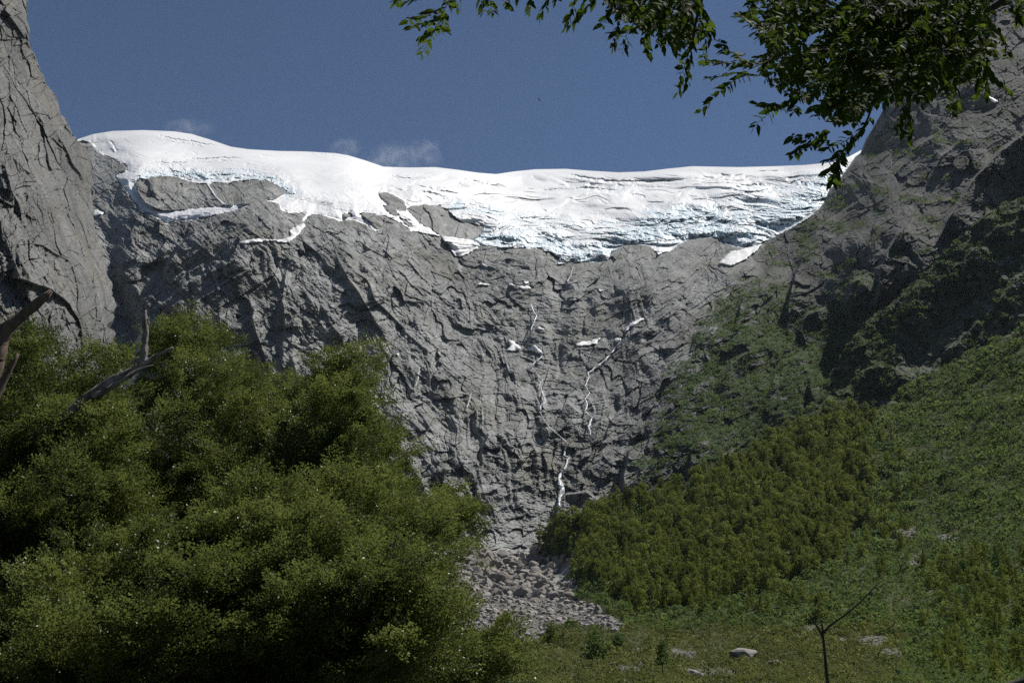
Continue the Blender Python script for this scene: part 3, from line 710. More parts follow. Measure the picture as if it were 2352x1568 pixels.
# carry the sheet in under the camera
fr = []
for d_ in (0.6, 0.3, 0.0, -1.0, -3.0):
    b = hP[-1].copy(); b[:, 0] *= max(d_, 0.35)**0.5; b[:, 1] = hP[-1][:, 1]*d_; b[:, 2] = -0.25*max(d_, 0)-0.1; fr.append(b)
hPa = np.concatenate([hPa, np.stack(fr)])
def padz(a, v=0): return np.concatenate([np.zeros((nb, len(hcs)))+v, a, np.zeros((len(fr), len(hcs)))+v])
m = NT('hillside_soil'); v = m.obj()
g1 = m.ramp(m.noise(0.12, 5, 0.65, v), [(0.3, (0.028, 0.034, 0.010)), (0.55, (0.055, 0.062, 0.02)), (0.75, (0.10, 0.09, 0.045))])
ru = m.ramp(m.noise(0.35, 6, 0.7, v), [(0.35, (0.055, 0.05, 0.044)), (0.65, (0.19, 0.175, 0.155))])
sc_ = m.ramp(m.noise(0.5, 5, 0.7, v), [(0.3, (0.17, 0.17, 0.16)), (0.6, (0.27, 0.27, 0.25))])
c = m.mix(m.attr('rub'), g1, ru); c = m.mix(m.attr('scree'), c, sc_); m.col(c); m.setp(Roughness=0.95)
m.b.inputs['Specular IOR Level'].default_value = 0.2
m.bump(m.noise(0.8, 6, 0.7, v), 0.6, 0.8); M['hill'] = m.m
ho = grid_obj('hillside', hPa, M['hill'], {'rub': padz(np.maximum(rub, pat*0.7)), 'scree': padz(scr)})
tag(ho, 'sloping valley floor and hillside below the headwall', kind='structure')
hill_at = sampler(hcs, htp, BH, HYd)
# ground sheet out to the horizon
gv = []; gq = []
rs = [0.0, 25, 60, 150, 400, 1000, 3000, 9000, 20000]; ns = 48
V = np.array([[r*math.cos(2*math.pi*k/ns), r*math.sin(2*math.pi*k/ns), (-4.5 if r < 500 else -5.0)] for r in rs for k in range(ns)])
q = [[i*ns+k, i*ns+(k+1) % ns, (i+1)*ns+(k+1) % ns, (i+1)*ns+k] for i in range(len(rs)-1) for k in range(ns)]
gr = quick_mesh('ground', V, q, [4]*len(q), M['hill'])
tag(gr, 'flat valley ground', kind='structure')

# ------------------------------------------------------------------ snow patches and falling water on the headwall
def drape(name, poly, label, off=1.6, step=1.6, mat=None, cat='snow patch', group=None, at_fn=None):
    at_fn = at_fn or mtn_at
    xs = [p[0] for p in poly]; ys = [p[1] for p in poly]
    X, Y_ = np.meshgrid(np.arange(min(xs)-3, max(xs)+4, step), np.arange(min(ys)-3, max(ys)+4, step))
    jx = fbm(X/9, Y_/7, 501, 2)*1.6; jy = fbm(X/9, Y_/7, 502, 2)*1.6
    ins_ = inpoly(X+jx, Y_+jy, poly); d, _, _ = seg_dist(X+jx, Y_+jy, poly, True)
    Yb = at_fn(X, Y_)
    Ym = Yb.copy()
    for _ in range(3):
        Ym[1:] = np.minimum(Ym[1:], Ym[:-1]+0.6); Ym[:-1] = np.minimum(Ym[:-1], Ym[1:]+0.6); Ym[:, 1:] = np.minimum(Ym[:, 1:], Ym[:, :-1]+0.6); Ym[:, :-1] = np.minimum(Ym[:, :-1], Ym[:, 1:]+0.6)
    Yd = blur(Ym, 1)-off*np.clip(d/3, 0, 1)-0.8
    Yd = np.where(ins_, Yd, Yb+0.8)                    # rim pressed into the rock
    fk = ins_[:-1, :-1] | ins_[1:, 1:] | ins_[1:, :-1] | ins_[:-1, 1:]
    o = grid_obj(name, pos(X, Y_, Yd), mat or M['snow'], None, fk, smooth=True)
    tag(o, label, cat, group); return o
SNOW = [([(1097, 653), (1104, 650), (1116, 651), (1126, 653), (1118, 656), (1098, 655)], 'small flat snow patch on the rock left of the pair under the snout'),
        ([(1166, 650), (1176, 652), (1184, 657), (1172, 656)], 'tiny snow sliver just above the long patch under the snout'),
        ([(1189, 657), (1202, 657), (1216, 658), (1221, 664), (1205, 666), (1195, 662)], 'long thin snow patch under the middle of the glacier snout'),
        ([(1203, 649), (1214, 647), (1213, 652), (1205, 653)], 'tiny snow dot right above the long patch under the snout'),
        ([(1166, 780), (1172, 781), (1179, 783), (1190, 793), (1197, 799), (1186, 805), (1176, 807), (1164, 803), (1172, 795)], 'snow patch like a boot on the ledge left of the rounded boulder knob'),
        ([(1210, 801), (1220, 797), (1227, 791), (1236, 799), (1246, 808), (1238, 811), (1225, 807)], 'triangular snow patch under the rounded rock knob at a stream head'),
        ([(1321, 790), (1337, 784), (1358, 783), (1379, 775), (1370, 790), (1350, 793), (1334, 795), (1324, 793)], 'curved snow patch on the ledge right of the triangular one'),
        ([(1411, 779), (1418, 776), (1426, 777), (1427, 783), (1418, 786), (1411, 783)], 'small round snow patch where the right stream begins'),
        ([(1477, 730), (1479, 734), (1460, 745), (1447, 752), (1437, 764), (1434, 761), (1444, 745), (1460, 737)], 'narrow slanting snow strip above the right stream'),
        ([(1373, 665), (1380, 665), (1387, 668), (1378, 670)], 'tiny snow speck below the right end of the snout'),
        ([(1230, 755), (1238, 750), (1250, 756), (1246, 759), (1236, 756)], 'thin snow cap on top of the rounded rock knob'),
        ([(213, 484), (226, 483), (238, 487), (235, 493), (214, 497)], 'small snow patch beside the left cliff below the glacier corner'),
        ([(546, 557), (583, 549), (612, 550), (633, 551), (655, 549), (668, 541), (664, 530), (672, 524), (697, 512), (702, 520), (694, 528), (680, 545), (663, 557), (640, 557), (633, 553), (600, 555), (556, 561)], 'long bent snow ribbon on the ledge above the dark dome'),
        ([(1012, 546), (1084, 555), (1098, 568), (1082, 579), (1057, 590), (1045, 587), (1027, 562)], 'bright snow tongue at the left end of the blue snout'),
        ([(1678, 578), (1700, 574), (1735, 563), (1750, 560), (1738, 576), (1728, 583), (1711, 597), (1695, 604), (1678, 611), (1666, 608), (1651, 604)], 'grey snow tongue under the right end of the snout'),
        ([(260, 686), (277, 704), (270, 706), (258, 700)], 'small snow wedge beside the foot of the left cliff'),
        ([(277, 771), (283, 768), (289, 771), (283, 775)], 'tiny snow blob in the gully beside the left cliff'),
        ([(326, 758), (332, 762), (331, 790), (320, 808), (313, 815), (307, 808), (309, 790), (318, 772)], 'curved snow streak behind the broken dead stub'),
        ([(319, 856), (318, 864), (306, 880), (283, 898), (243, 914), (240, 905), (262, 884), (290, 862)], 'bright snow wedge behind the leaning dead log'),
        ([(1104, 603), (1112, 607), (1122, 614), (1116, 614), (1105, 609)], 'faint snow sliver on rock left of the lowest snout tip'),
        ([(2262, 221), (2270, 220), (2282, 226), (2292, 234), (2284, 237), (2272, 229)], 'small bright snow patch high on the right wall under the hanging leaves'),
        ([(910, 812), (914, 811), (916, 815), (912, 817)], 'single bright snow dot on the bare left slope')]
for poly, lab in SNOW: drape('snow_patch', poly, lab, group='snow patches on the headwall')
def water_mat():
    m = NT('white_water'); v = m.obj()
    mp = m.n('ShaderNodeMapping'); m.l(v, mp.inputs[0]); mp.inputs['Scale'].default_value = (1.2, 1.2, 0.15)
    n = m.noise(1.0, 5, 0.7, mp.outputs[0]); m.col(m.ramp(n, [(0.35, (0.30, 0.31, 0.32)), (0.65, (0.74, 0.76, 0.77))])); m.setp(Roughness=0.35)
    return m.m
M['water'] = water_mat()
def stream(name, line, label, k=1.0, seed=1):
    """line: (px, py, width); a thin sheet of water that follows the rock"""
    L = np.array(line, float); seg = np.r_[0, np.cumsum(np.hypot(*np.diff(L[:, :2], axis=0).T))]
    s = np.arange(0, seg[-1], 1.0); cx_ = np.interp(s, seg, L[:, 0]); cy_ = np.interp(s, seg, L[:, 1]); wd = np.interp(s, seg, L[:, 2])*k
    cx_ = cx_+fbm(s/9, s*0, 510+seed, 3)*1.6; wd = wd*(1+0.3*fbm(s/6, s*0+4, 520+seed, 2))
    tx = np.gradient(cx_); ty = np.gradient(cy_); ln2 = np.hypot(tx, ty); nx, ny = -ty/ln2, tx/ln2
    rows = []
    for a_ in (-0.5, -0.2, 0.15, 0.5):
        x = cx_+nx*wd*a_; y = cy_+ny*wd*a_*0.6
        lift = 1.0 if abs(a_) == 0.5 else 2.4
        Yb = np.min([mtn_at(x+i, y+j) for i, j in ((0, 0), (2, 0), (-2, 0), (0, 2), (0, -2), (4, 1), (-4, 1), (0, 5), (6, 3), (-6, 3), (8, 0))], 0)
        n_ = len(Yb); Yp = np.pad(Yb, 5, mode='edge'); Yb = np.min([Yp[i:i+n_] for i in range(11)], 0); Yp = np.pad(Yb, 3, mode='edge'); Yb = np.mean([Yp[i:i+n_] for i in range(7)], 0)
        rows.append(pos(x, y, Yb-lift))
    o = grid_obj(name, np.stack(rows, 0), M['water'], smooth=True)
    tag(o, label, name.replace('_', ' ')); return o
stream('stream', [(1240, 946, 2.5), (1250, 965, 2), (1266, 985, 3), (1288, 1003, 2.5), (1306, 1019, 3)], 'faint thread of water joining the zigzag stream to the tall waterfall', 0.8, 9)
stream('stream', [(1221, 841, 2), (1229, 852, 2), (1237, 862, 2.5)], 'very short thread of water between the upper and the zigzag stream', 0.8, 10)
stream('waterfall', [(1307, 1018, 5), (1299, 1028, 6), (1296, 1045, 4), (1307, 1050, 5), (1299, 1072, 6), (1288, 1088, 9), (1284, 1100, 9), (1290, 1116, 17), (1292, 1128, 15), (1285, 1142, 8), (1282, 1178, 10), (1277, 1195, 13), (1271, 1208, 18), (1262, 1214, 10), (1252, 1232, 7)],
       'tall white waterfall dropping to the trees at the foot of the headwall', 0.72, 1)
stream('stream', [(1246, 812, 3), (1243, 820, 4), (1231, 829, 5), (1221, 841, 3)], 'short white stream leaving the triangular snow patch', 0.75, 2)
stream('stream', [(1237, 862, 2.5), (1246, 872, 4), (1239, 884, 3), (1246, 899, 4), (1252, 922, 5), (1242, 932, 6), (1240, 946, 4)], 'white stream zigzagging down the rock left of the twin stream', 0.75, 3)
stream('stream', [(1426, 783, 3), (1407, 806, 5), (1387, 829, 6), (1351, 856, 4), (1352, 866, 4), (1344, 886, 4), (1354, 902, 4), (1344, 916, 4), (1349, 929, 5), (1344, 944, 4), (1359, 959, 7), (1352, 979, 6), (1357, 1002, 4)],
       'long white stream running from the small round snow patch down the right rock', 0.75, 4)
stream('stream', [(1219, 696, 2), (1224, 712, 4), (1232, 726, 4), (1217, 762, 2)], 'faint trickle above the rounded rock knob', 0.9, 5)
stream('stream', [(1082, 903, 2), (1078, 920, 3), (1071, 939, 2)], 'thin pale trickle on the lower left rock', 1.0, 6)
stream('stream', [(964, 842, 2), (960, 868, 3), (954, 889, 2)], 'hair thin trickle on the bare left slope', 1.0, 7)
stream('stream', [(1317, 612, 1.5), (1311, 632, 2), (1299, 656, 1.5)], 'hair thin trickle falling from the snout tip', 1.0, 8)
# ------------------------------------------------------------------ shrubs and trees on the slopes
g4 = np.random.default_rng(44)
def place(at_fn, px, py, lift=0.0):
    Yv, tp_ = at_fn(px, py)
    p_ = pos(px, py, Yv); p_[:, 2] += lift
    return p_, Yv, tp_
def val(field, cs, tp, bot, px, py):
    n = field.shape[0]
    c = np.clip((px-cs[0])/(cs[1]-cs[0]), 0, len(cs)-1.001).astype(int)
    r = np.clip((py-tp[c])/(bot-tp[c])*(n-1), 0, n-1.001).astype(int)
    return field[r, c]
# (a) bushy cover of the near hillside
N = 34000
px = g4.uniform(1130, 2520, N); py = np.where(g4.random(N) < 0.25, g4.uniform(1420, 1600, N), g4.uniform(740, 1600, N))
p_, Yv, tp_ = place(hill_at, px, py)
rb_ = val(np.maximum(rub, pat), hcs, htp, BH, px, py)
ok = (py > tp_+1) & (rb_ < 0.35+0.25*g4.random(N)) & (Yv > 28)
ok &= ~((px < 1700) & (py > 1455) & (g4.random(N) < 0.25))
px, py, p_, Yv = px[ok], py[ok], p_[ok], Yv[ok]
n_ = fbm(px/60, py/40, 601, 3)
sz = (np.clip(5.2*np.exp(np.abs(g4.normal(0, 0.55, len(px)))), 4.5, 19)*(1+0.35*n_))*np.clip(Yv, 60, 600)/2287
sz = np.clip(sz, 0.35, 4.2)
low = py > 1400+0.08*(px-1400)
sz = np.where(low, sz*0.85, sz)
greenblue = sstep(1950, 2060, px-0.35*(py-1000)+n_*60)
fl_ = np.where(g4.random(len(px)) < 0.5, 0.8, 1.1)
R3 = np.stack([sz, sz, sz*fl_], 1); C3 = p_+np.array([0, 0, 0.35])*sz[:, None]
heath = (py > 1440+g4.normal(0, 12, len(py))) & (px < 2080+g4.normal(0, 45, len(py)))
tone = np.clip(0.5+0.45*fbm(px/45, py/30, 602, 3)+g4.normal(0, 0.12, len(px)), 0, 1)
Va, Ta = cards(C3[~heath], R3[~heath], 42, tone[~heath], seed=5, leaf=0.23)
o = card_obj('shrubbery', [Va], [Ta], M['shrub']); tag(o, 'dense green shrubs carpeting the right hillside', 'shrubs', kind='stuff')
Va, Ta = cards(C3[heath], R3[heath]*0.9, 46, tone[heath], seed=6, leaf=0.2)
o = card_obj('undergrowth', [Va], [Ta], M['heath']); tag(o, 'low yellow green bushes on the stony valley floor', 'undergrowth', kind='stuff')
# valley floor behind and left of the foreground trees, seen only from the side
N = 9000; px = g4.uniform(-150, 1180, N); py = g4.uniform(1215, 1620, N); p_, Yv, tp_ = place(hill_at, px, py)
ok = (val(rub, hcs, htp, BH, px, py) < 0.3); px, py, p_, Yv = px[ok], py[ok], p_[ok], Yv[ok]
sz = np.clip(g4.uniform(6, 13, len(px))*Yv/2287, 0.4, 3)
Va, Ta = cards(p_+np.array([0, 0, 0.35])*sz[:, None], sz, 24, seed=8)
o = card_obj('undergrowth', [Va], [Ta], M['heath']); tag(o, 'bushy valley floor behind the big tree', 'undergrowth', kind='stuff')

# (b) shrubs on the ridge and on the right flank
N = 9000; px = g4.uniform(1730, 2510, N); py = g4.uniform(440, 1100, N); p_, Yv, tp_ = place(ridge_at, px, py)
rv = val(rveg, rcs, rtp, BR, px, py); cm = val(cliffm.astype(float), rcs, rtp, BR, px, py)
hilltop = np.interp(px, hcs, htp)
ok = (py > tp_+2) & (rv > 0.55) & (g4.random(N) > cm*0.75) & (py < hilltop+12)
px, py, p_, Yv = px[ok], py[ok], p_[ok], Yv[ok]
sz = g4.uniform(3.5, 8, len(px))*Yv/2287
tone = np.clip(0.42+0.4*fbm(px/50, py/30, 612, 3)+g4.normal(0, 0.12, len(px)), 0, 1)
Va, Ta = cards(p_+np.array([0, 0, 0.2])*sz[:, None], np.stack([sz, sz, sz*0.8], 1), 18, tone, seed=9, leaf=0.3)
o = card_obj('shrubbery', [Va], [Ta], M['shrub']); tag(o, 'dark green shrubs clinging to the rocky ridge', 'shrubs', kind='stuff')
N = 34000; px = g4.uniform(1400, 2400, N); py = g4.uniform(300, 1180, N)
ci = ((px-cols[0])/STEP).astype(int); tp_ = top_m(px); ri = np.clip((py-tp_)/(BOT_M-tp_)*(nr-1), 0, nr-1).astype(int)
vv = VEG[ri, ci]; ok = (py > tp_+6) & (vv > 0.3+0.3*g4.random(N))
ridge_top = np.where(px > 1730, np.interp(px, rcs, rtp), 2000); hilltop = np.interp(px, hcs, htp)
ok &= (py < ridge_top+10) & (py < hilltop+10)
px, py = px[ok], py[ok]; Yv = mtn_at(px, py); p_ = pos(px, py, Yv)
sz = g4.uniform(3.0, 7.5, len(px))*Yv/2287
tone = np.clip(0.45+0.4*fbm(px/50, py/30, 622, 3)+g4.normal(0, 0.12, len(px)), 0, 1)
Va, Ta = cards(p_+np.array([0, 0, 0.15])*sz[:, None], np.stack([sz, sz, sz*0.7], 1), 16, tone, seed=10, leaf=0.3)
o = card_obj('shrubbery', [Va], [Ta], M['shrub']); tag(o, 'patchy green shrubs between rock ribs on the right flank', 'shrubs', kind='stuff')

# (c) forest on the tongue of the hillside
def tree_cards(seed, H_=1.0, wide=0.30, K=44, clumps=13, conic=0.6, leaf=0.26):
    g = np.random.default_rng(seed); C_ = []; R_ = []
    lean = g.normal(0, 0.03, 2)
    for i in range(clumps):
        h = 0.24+0.70*(i+0.5)/clumps+g.normal(0, 0.02)
        w_ = wide*(1-conic*max(0, (h-0.35))/0.65)*g.uniform(0.7, 1.15)
        a = g.uniform(0, 6.283); r = w_*g.uniform(0.15, 0.62)
        C_.append((math.cos(a)*r+lean[0]*h, math.sin(a)*r+lean[1]*h, h*H_)); R_.append((w_*0.62, w_*0.62, 0.10*H_*g.uniform(0.8, 1.3)))
    C_.append((lean[0], lean[1], 0.95*H_)); R_.append((wide*0.2, wide*0.2, 0.07*H_))
    V_, T_ = cards(np.array(C_), np.array(R_), K, g.uniform(0.25, 0.8, clumps+1), seed=seed+1000, leaf=leaf, low=-0.5, jit=0.6)
    # trunk, tapering
    a = np.linspace(0, 2*math.pi, 7)[:-1]; tv = []
    for z, r in ((-0.12, 0.022), (0.3, 0.016), (0.6, 0.010), (0.9, 0.004)):
        tv += [(math.cos(t)*r+lean[0]*z, math.sin(t)*r+lean[1]*z, z*H_) for t in a]
    tq = [[i*6+k, i*6+(k+1) % 6, (i+1)*6+(k+1) % 6, (i+1)*6+k] for i in range(3) for k in range(6)]
    return V_, T_, np.array(tv), np.array(tq)
def tree_mesh(name, seed, mat, **kw):
    V_, T_, tv, tq = tree_cards(seed, **kw); nq = len(V_)//4
    V = np.concatenate([V_, tv]); Q = np.concatenate([np.arange(nq*4).reshape(-1, 4), tq+len(V_)])
    return quick_mesh(name, V, Q, [4]*len(Q), [mat, M['bark']], {'tone': np.concatenate([T_, np.full(len(tv), 0.5)])}, matidx=[0]*nq+[1]*len(tq))
protos = [tree_mesh('forest_tree', 700+i, M['forest'], wide=(0.24, 0.3, 0.36, 0.42)[i % 4], conic=(0.85, 0.7, 0.55, 0.4)[i % 4], K=56, leaf=0.22) for i in range(8)]
FOR = [(1238, 1268), (1260, 1240), (1300, 1210), (1400, 1172), (1500, 1150), (1620, 1112), (1700, 1066), (1830, 990), (1930, 962), (1990, 965), (2010, 1040), (1990, 1150), (1960, 1230), (1930, 1300), (1850, 1330), (1760, 1360), (1650, 1390), (1560, 1400), (1470, 1400), (1400, 1370), (1345, 1345), (1340, 1300), (1300, 1275)]
cand = []; gg = random.Random(5)
occ = {}
for _ in range(14000):
    x = gg.uniform(1236, 2012); y = gg.uniform(960, 1402)
    r = (10.0+(y-960)*0.014)*(1+0.35*math.sin(x/37.0)*math.sin(y/23.0))
    k = (int(x/r), int(y*1.5/r))
    if any((k[0]+i, k[1]+j) in occ and math.hypot(occ[(k[0]+i, k[1]+j)][0]-x, (occ[(k[0]+i, k[1]+j)][1]-y)*1.5) < r for i in (-1, 0, 1) for j in (-1, 0, 1)): continue
    occ[k] = (x, y); cand.append((x, y))
cand = np.array(cand); jx_ = cand[:, 0]+fbm(cand[:, 0]/60, cand[:, 1]/60, 645, 3)*38*(cand[:, 0] > 1800)+g4.normal(0, 1, len(cand))*14*(cand[:, 1] > 1250); cand = cand[inpoly(jx_, cand[:, 1], FOR)]
dn = fbm(cand[:, 0]/50, cand[:, 1]/40, 640, 3)
cand = cand[dn > -0.34]
ex = np.array([(gg.gauss(2030, 45), gg.uniform(1000, 1330)) for _ in range(55)]+[(gg.uniform(1400, 1900), gg.gauss(1405, 16)) for _ in range(40)]); cand = np.concatenate([cand, ex])
# second stand at the lower right
c2 = []
for _ in range(260):
    x = gg.uniform(2120, 2400); y = gg.uniform(1290, 1575)
    if gg.random() < 0.75*min(1, (x-2080)/120): c2.append((x, y))
c2 = np.array(c2)
allc = np.concatenate([cand, c2]); isl = np.arange(len(allc)) >= len(cand)
Yv, tpv = hill_at(allc[:, 0], allc[:, 1]); base = pos(allc[:, 0], allc[:, 1], Yv)
pxh = np.where(isl, g4.uniform(34, 62, len(allc)), np.clip(g4.normal(38, 12, len(allc)), 16, 70)*(1+0.0006*(allc[:, 1]-1100)))
hgt = pxh*Yv/2287
vis = pxh*pxh
order = np.argsort(-vis)
n_ind = 0; sV = []; sT = []; sm_ = []; tvv = []
arch = [tree_cards(700+i, wide=(0.24, 0.3, 0.36, 0.42)[i % 4], conic=(0.85, 0.7, 0.55, 0.4)[i % 4], K=56, leaf=0.22) for i in range(8)]
used = [False]*8; NQ = []
bigV = []; bigT = []; trV = []; trQ = []; nb_ = 0
for r_, i in enumerate(order):
    k = int(g4.integers(8)); s = float(hgt[i]); wsc = float(g4.uniform(0.6, 1.05)); rz = float(g4.uniform(0, 6.28)); b = base[i]
    if r_ < 280:
        if not used[k]: o = protos[k]; used[k] = True
        else: o = protos[k].copy(); COL.objects.link(o)
        o.location = (b[0], b[1], b[2]-0.05*s); o.rotation_euler = (0, 0, rz); o.scale = (s*wsc, s*wsc, s)
        if isl[i]: tag(o, 'yellow green bushy tree in the scattered stand at the lower right corner', 'tree', 'trees scattered on the lower right slope')
        else: tag(o, 'yellow green tree in the dense forest on the hillside tongue', 'tree', 'forest trees on the hillside tongue')
    else:
        V_, T_, tv, tq = arch[k]; c, s_ = math.cos(rz), math.sin(rz); Rm = np.array([[c, -s_, 0], [s_, c, 0], [0, 0, 1]])
        bigV.append((V_@Rm.T)*np.array([s*wsc, s*wsc, s])+b-[0, 0, 0.05*s]); bigT.append(np.clip(T_+g4.normal(0, 0.2), 0, 1))
if bigV:
    o = card_obj('forest', bigV, bigT, M['forest']); tag(o, 'dense far part of the yellow green hillside forest', 'forest', kind='stuff')
for k in range(8):
    if not used[k]: bpy.data.objects.remove(protos[k])
# single trees one can tell apart on the valley floor
def lone(px, py, hpx, seed, label, mat='forest', wide=0.34, conic=0.6, Yo=None, K=70, leaf=0.2):
    Yv, _ = hill_at(np.array([px]), np.array([py])); b = pos(px, py, Yv[0]); s = hpx*1.3*Yv[0]/2287
    V_, T_, tv, tq = tree_cards(seed, wide=wide, conic=conic, K=K, leaf=leaf, clumps=16)
    root = empty('small_tree', tuple(b)); root.scale = (s, s, s); tag(root, label, 'tree')
    card_obj('crown', [V_], [T_*0.9], M[mat], parent=root)
    quick_mesh('trunk', tv, tq, [4]*len(tq), M['bark'], parent=root)
    return root
lone(1160, 1500, 52, 801, 'small dark conical tree at the lower edge of the boulder fan', 'shrub', 0.33)
lone(1262, 1490, 42, 802, 'small round olive tree right of the dark conical tree by the boulders', 'forest', 0.45, 0.4)
lone(1372, 1530, 58, 803, 'squat dark bushy tree alone on the valley floor', 'shrub', 0.52, 0.45)
lone(1522, 1550, 58, 804, 'dark conical tree at the bottom edge beside pale stones', 'shrub', 0.36, 0.6)
lone(2297, 1326, 56, 805, 'dark narrow conifer standing above the shrubs at the right edge', 'shrub', 0.27, 0.75)
lone(2215, 1345, 46, 806, 'dark rounded tree left of the narrow conifer at the right edge', 'shrub', 0.36, 0.5)
lone(1420, 1500, 34, 807, 'low dark bush like tree right of the squat one on the valley floor', 'shrub', 0.55, 0.4)

# ------------------------------------------------------------------ boulders
def boulder_geo(seed, sub=2):
    import bmesh
    bm = bmesh.new(); bmesh.ops.create_icosphere(bm, subdivisions=sub, radius=1)
    g = np.random.default_rng(seed); V = np.array([v.co[:] for v in bm.verts]); Fc = np.array([[v.index for v in f.verts] for f in bm.faces]); bm.free()
    for _ in range(11):
        n = g.normal(0, 1, 3); n /= np.linalg.norm(n); d = g.uniform(0.32, 0.78)
        t = V@n; V = V-np.outer(np.clip(t-d, 0, None), n)
    V += np.stack([fbm(V[:, 0]*2+seed, V[:, 1]*2+V[:, 2], 900+i, 2) for i in range(3)], 1)*0.06
    V[:, 2] *= 0.95
    return V, Fc
def stone_mat(name, a, b, c=None):
    m = NT(name); v = m.obj(); rnd = m.n('ShaderNodeObjectInfo').outputs['Random']; t = m.attr('tone')
    x = m.ramp(m.noise(1.1, 5, 0.65, v), [(0.3, a), (0.65, b)])
    x = m.mix(m.math('MULTIPLY', rnd, 0.75), x, (0.10, 0.08, 0.065)); x = m.mix(m.math('MULTIPLY', t, 0.65), x, (0.33, 0.31, 0.28))
    if c: x = m.mix(m.ramp(m.noise(0.8, 4, 0.6, v), [(0.5, 0.0), (0.62, 0.8)]), x, c)
    m.col(x); m.setp(Roughness=0.9); m.bump(m.noise(3.0, 5, 0.7, v), 0.5, 0.15)
    return m.m
M['stone'] = stone_mat('boulder_stone', (0.12, 0.112, 0.10), (0.29, 0.268, 0.245))
M['lichen'] = stone_mat('orange_lichen_stone', (0.13, 0.11, 0.09), (0.22, 0.19, 0.16), (0.24, 0.12, 0.03))
M['palestone'] = stone_mat('pale_stone', (0.24, 0.23, 0.215), (0.36, 0.35, 0.33))
M['darkstone'] = stone_mat('dark_stone', (0.07, 0.058, 0.05), (0.13, 0.105, 0.09))
BG = [boulder_geo(950+i) for i in range(8)]
def one_boulder(px, py, wpx, seed, label, mat, sc=(1, 0.9, 0.8), name='boulder', group=None, at_fn=None):
    Yv, _ = (at_fn or hill_at)(np.array([px]), np.array([py])); b = pos(px, py, Yv[0]); r = wpx/2*Yv[0]/2287
    V, Fc = boulder_geo(seed, 3)
    o = quick_mesh(name, V, Fc, [3]*len(Fc), M[mat], {'tone': np.full(len(V), 0.2)})
    o.location = (b[0], b[1]+r*0.3, b[2]+r*sc[2]*0.25); o.scale = (r*sc[0]*1.15, r*sc[1]*1.15, r*sc[2]*1.3); o.rotation_euler = (0, 0, seed*1.7 % 0.8)
    tag(o, label, 'boulder', group); return o
one_boulder(1241, 1358, 33, 1, 'round brown boulder with orange lichen in the middle of the boulder fan', 'lichen', (1, 1, 1.1))
one_boulder(1171, 1342, 32, 2, 'dark brown boulder left of the lichen covered round one', 'darkstone', (1, 0.9, 0.65))
one_boulder(1148, 1354, 34, 3, 'pinkish slab shaped boulder just below the dark brown one', 'stone', (1, 0.9, 0.75))
one_boulder(1097, 1406, 26, 4, 'upright grey boulder at the left margin of the boulder fan', 'palestone', (0.85, 0.9, 1.2))
one_boulder(1178, 1304, 28, 5, 'blocky pinkish boulder near the top of the boulder fan', 'stone', (1, 0.9, 0.8))
one_boulder(1118, 1276, 38, 6, 'big tilted grey block at the upper left corner of the boulder fan', 'stone', (1.15, 0.8, 0.8))
one_boulder(1229, 1274, 36, 7, 'dark wet boulder wedged at the very foot of the rock wall', 'darkstone', (0.9, 0.9, 1.25))
one_boulder(1074, 1296, 38, 8, 'rounded brown boulder half hidden by the big tree', 'stone', (1, 0.9, 0.65))
one_boulder(1210, 1316, 30, 9, 'light flat boulder above the round lichen boulder', 'palestone', (1.2, 0.9, 0.5))
one_boulder(1328, 1288, 36, 10, 'tall outcrop of orange lichen rock above the gravel cut', 'lichen', (0.75, 0.9, 1.5))
one_boulder(1345, 1262, 32, 11, 'grey rock leaning over the orange outcrop under the trees', 'palestone', (1.2, 0.9, 0.8))
one_boulder(1716, 1515, 72, 12, 'largest grey boulder with a flat top among shrubs near the bottom', 'stone', (1.2, 0.9, 0.55))
one_boulder(1786, 1528, 56, 13, 'wedge shaped boulder sloping right beside the largest grey boulder', 'stone', (1.3, 0.9, 0.45))
one_boulder(1603, 1556, 52, 14, 'pale rounded boulder at the bottom edge near the dark conical tree', 'palestone', (1, 0.9, 0.7))
one_boulder(1470, 1528, 18, 15, 'small pale egg shaped stone on the valley floor', 'palestone', (0.9, 0.9, 0.9))
one_boulder(1392, 1408, 26, 16, 'pale triangular slab where the gravel cut meets the bushes', 'palestone', (0.7, 0.9, 1.1))
# the rest of the boulder fan: the largest 230 one by one, the others as rubble
bl = []
while len(bl) < 3600:
    x = gg.uniform(1000, 1445); y = gg.uniform(1240, 1482)
    if inpoly(np.array([x]), np.array([y]), TAL)[0]:
        if val(scr, hcs, htp, BH, np.array([x]), np.array([y]))[0] > 0.5 and gg.random() < 0.8: continue
        wp = 3.5+20*gg.random()**3.4+(12 if gg.random() < 0.02 else 0)
        wp *= 1.5 if y < 1375 else 0.9
        bl.append((x, y, wp))
for a_, b_, c_, d_ in PATCH:
    for _ in range(int(c_*d_/9)):
        bl.append((gg.gauss(a_, c_*0.55), gg.gauss(b_, d_*0.5), gg.uniform(3, 9)))
bl.sort(key=lambda t: -t[2]); bl = np.array(bl); Yv, _ = hill_at(bl[:, 0], bl[:, 1]); bb = pos(bl[:, 0], bl[:, 1], Yv)
bp = [quick_mesh('boulder', V, Fc, [3]*len(Fc), M['stone'], {'tone': np.full(len(V), 0.15*i/2)}) for i, (V, Fc) in enumerate(BG)]
ub = [0]*8; RV = []; RF = []; RT_ = []; off = 0
small = [boulder_geo(970+i, 1) for i in range(6)]
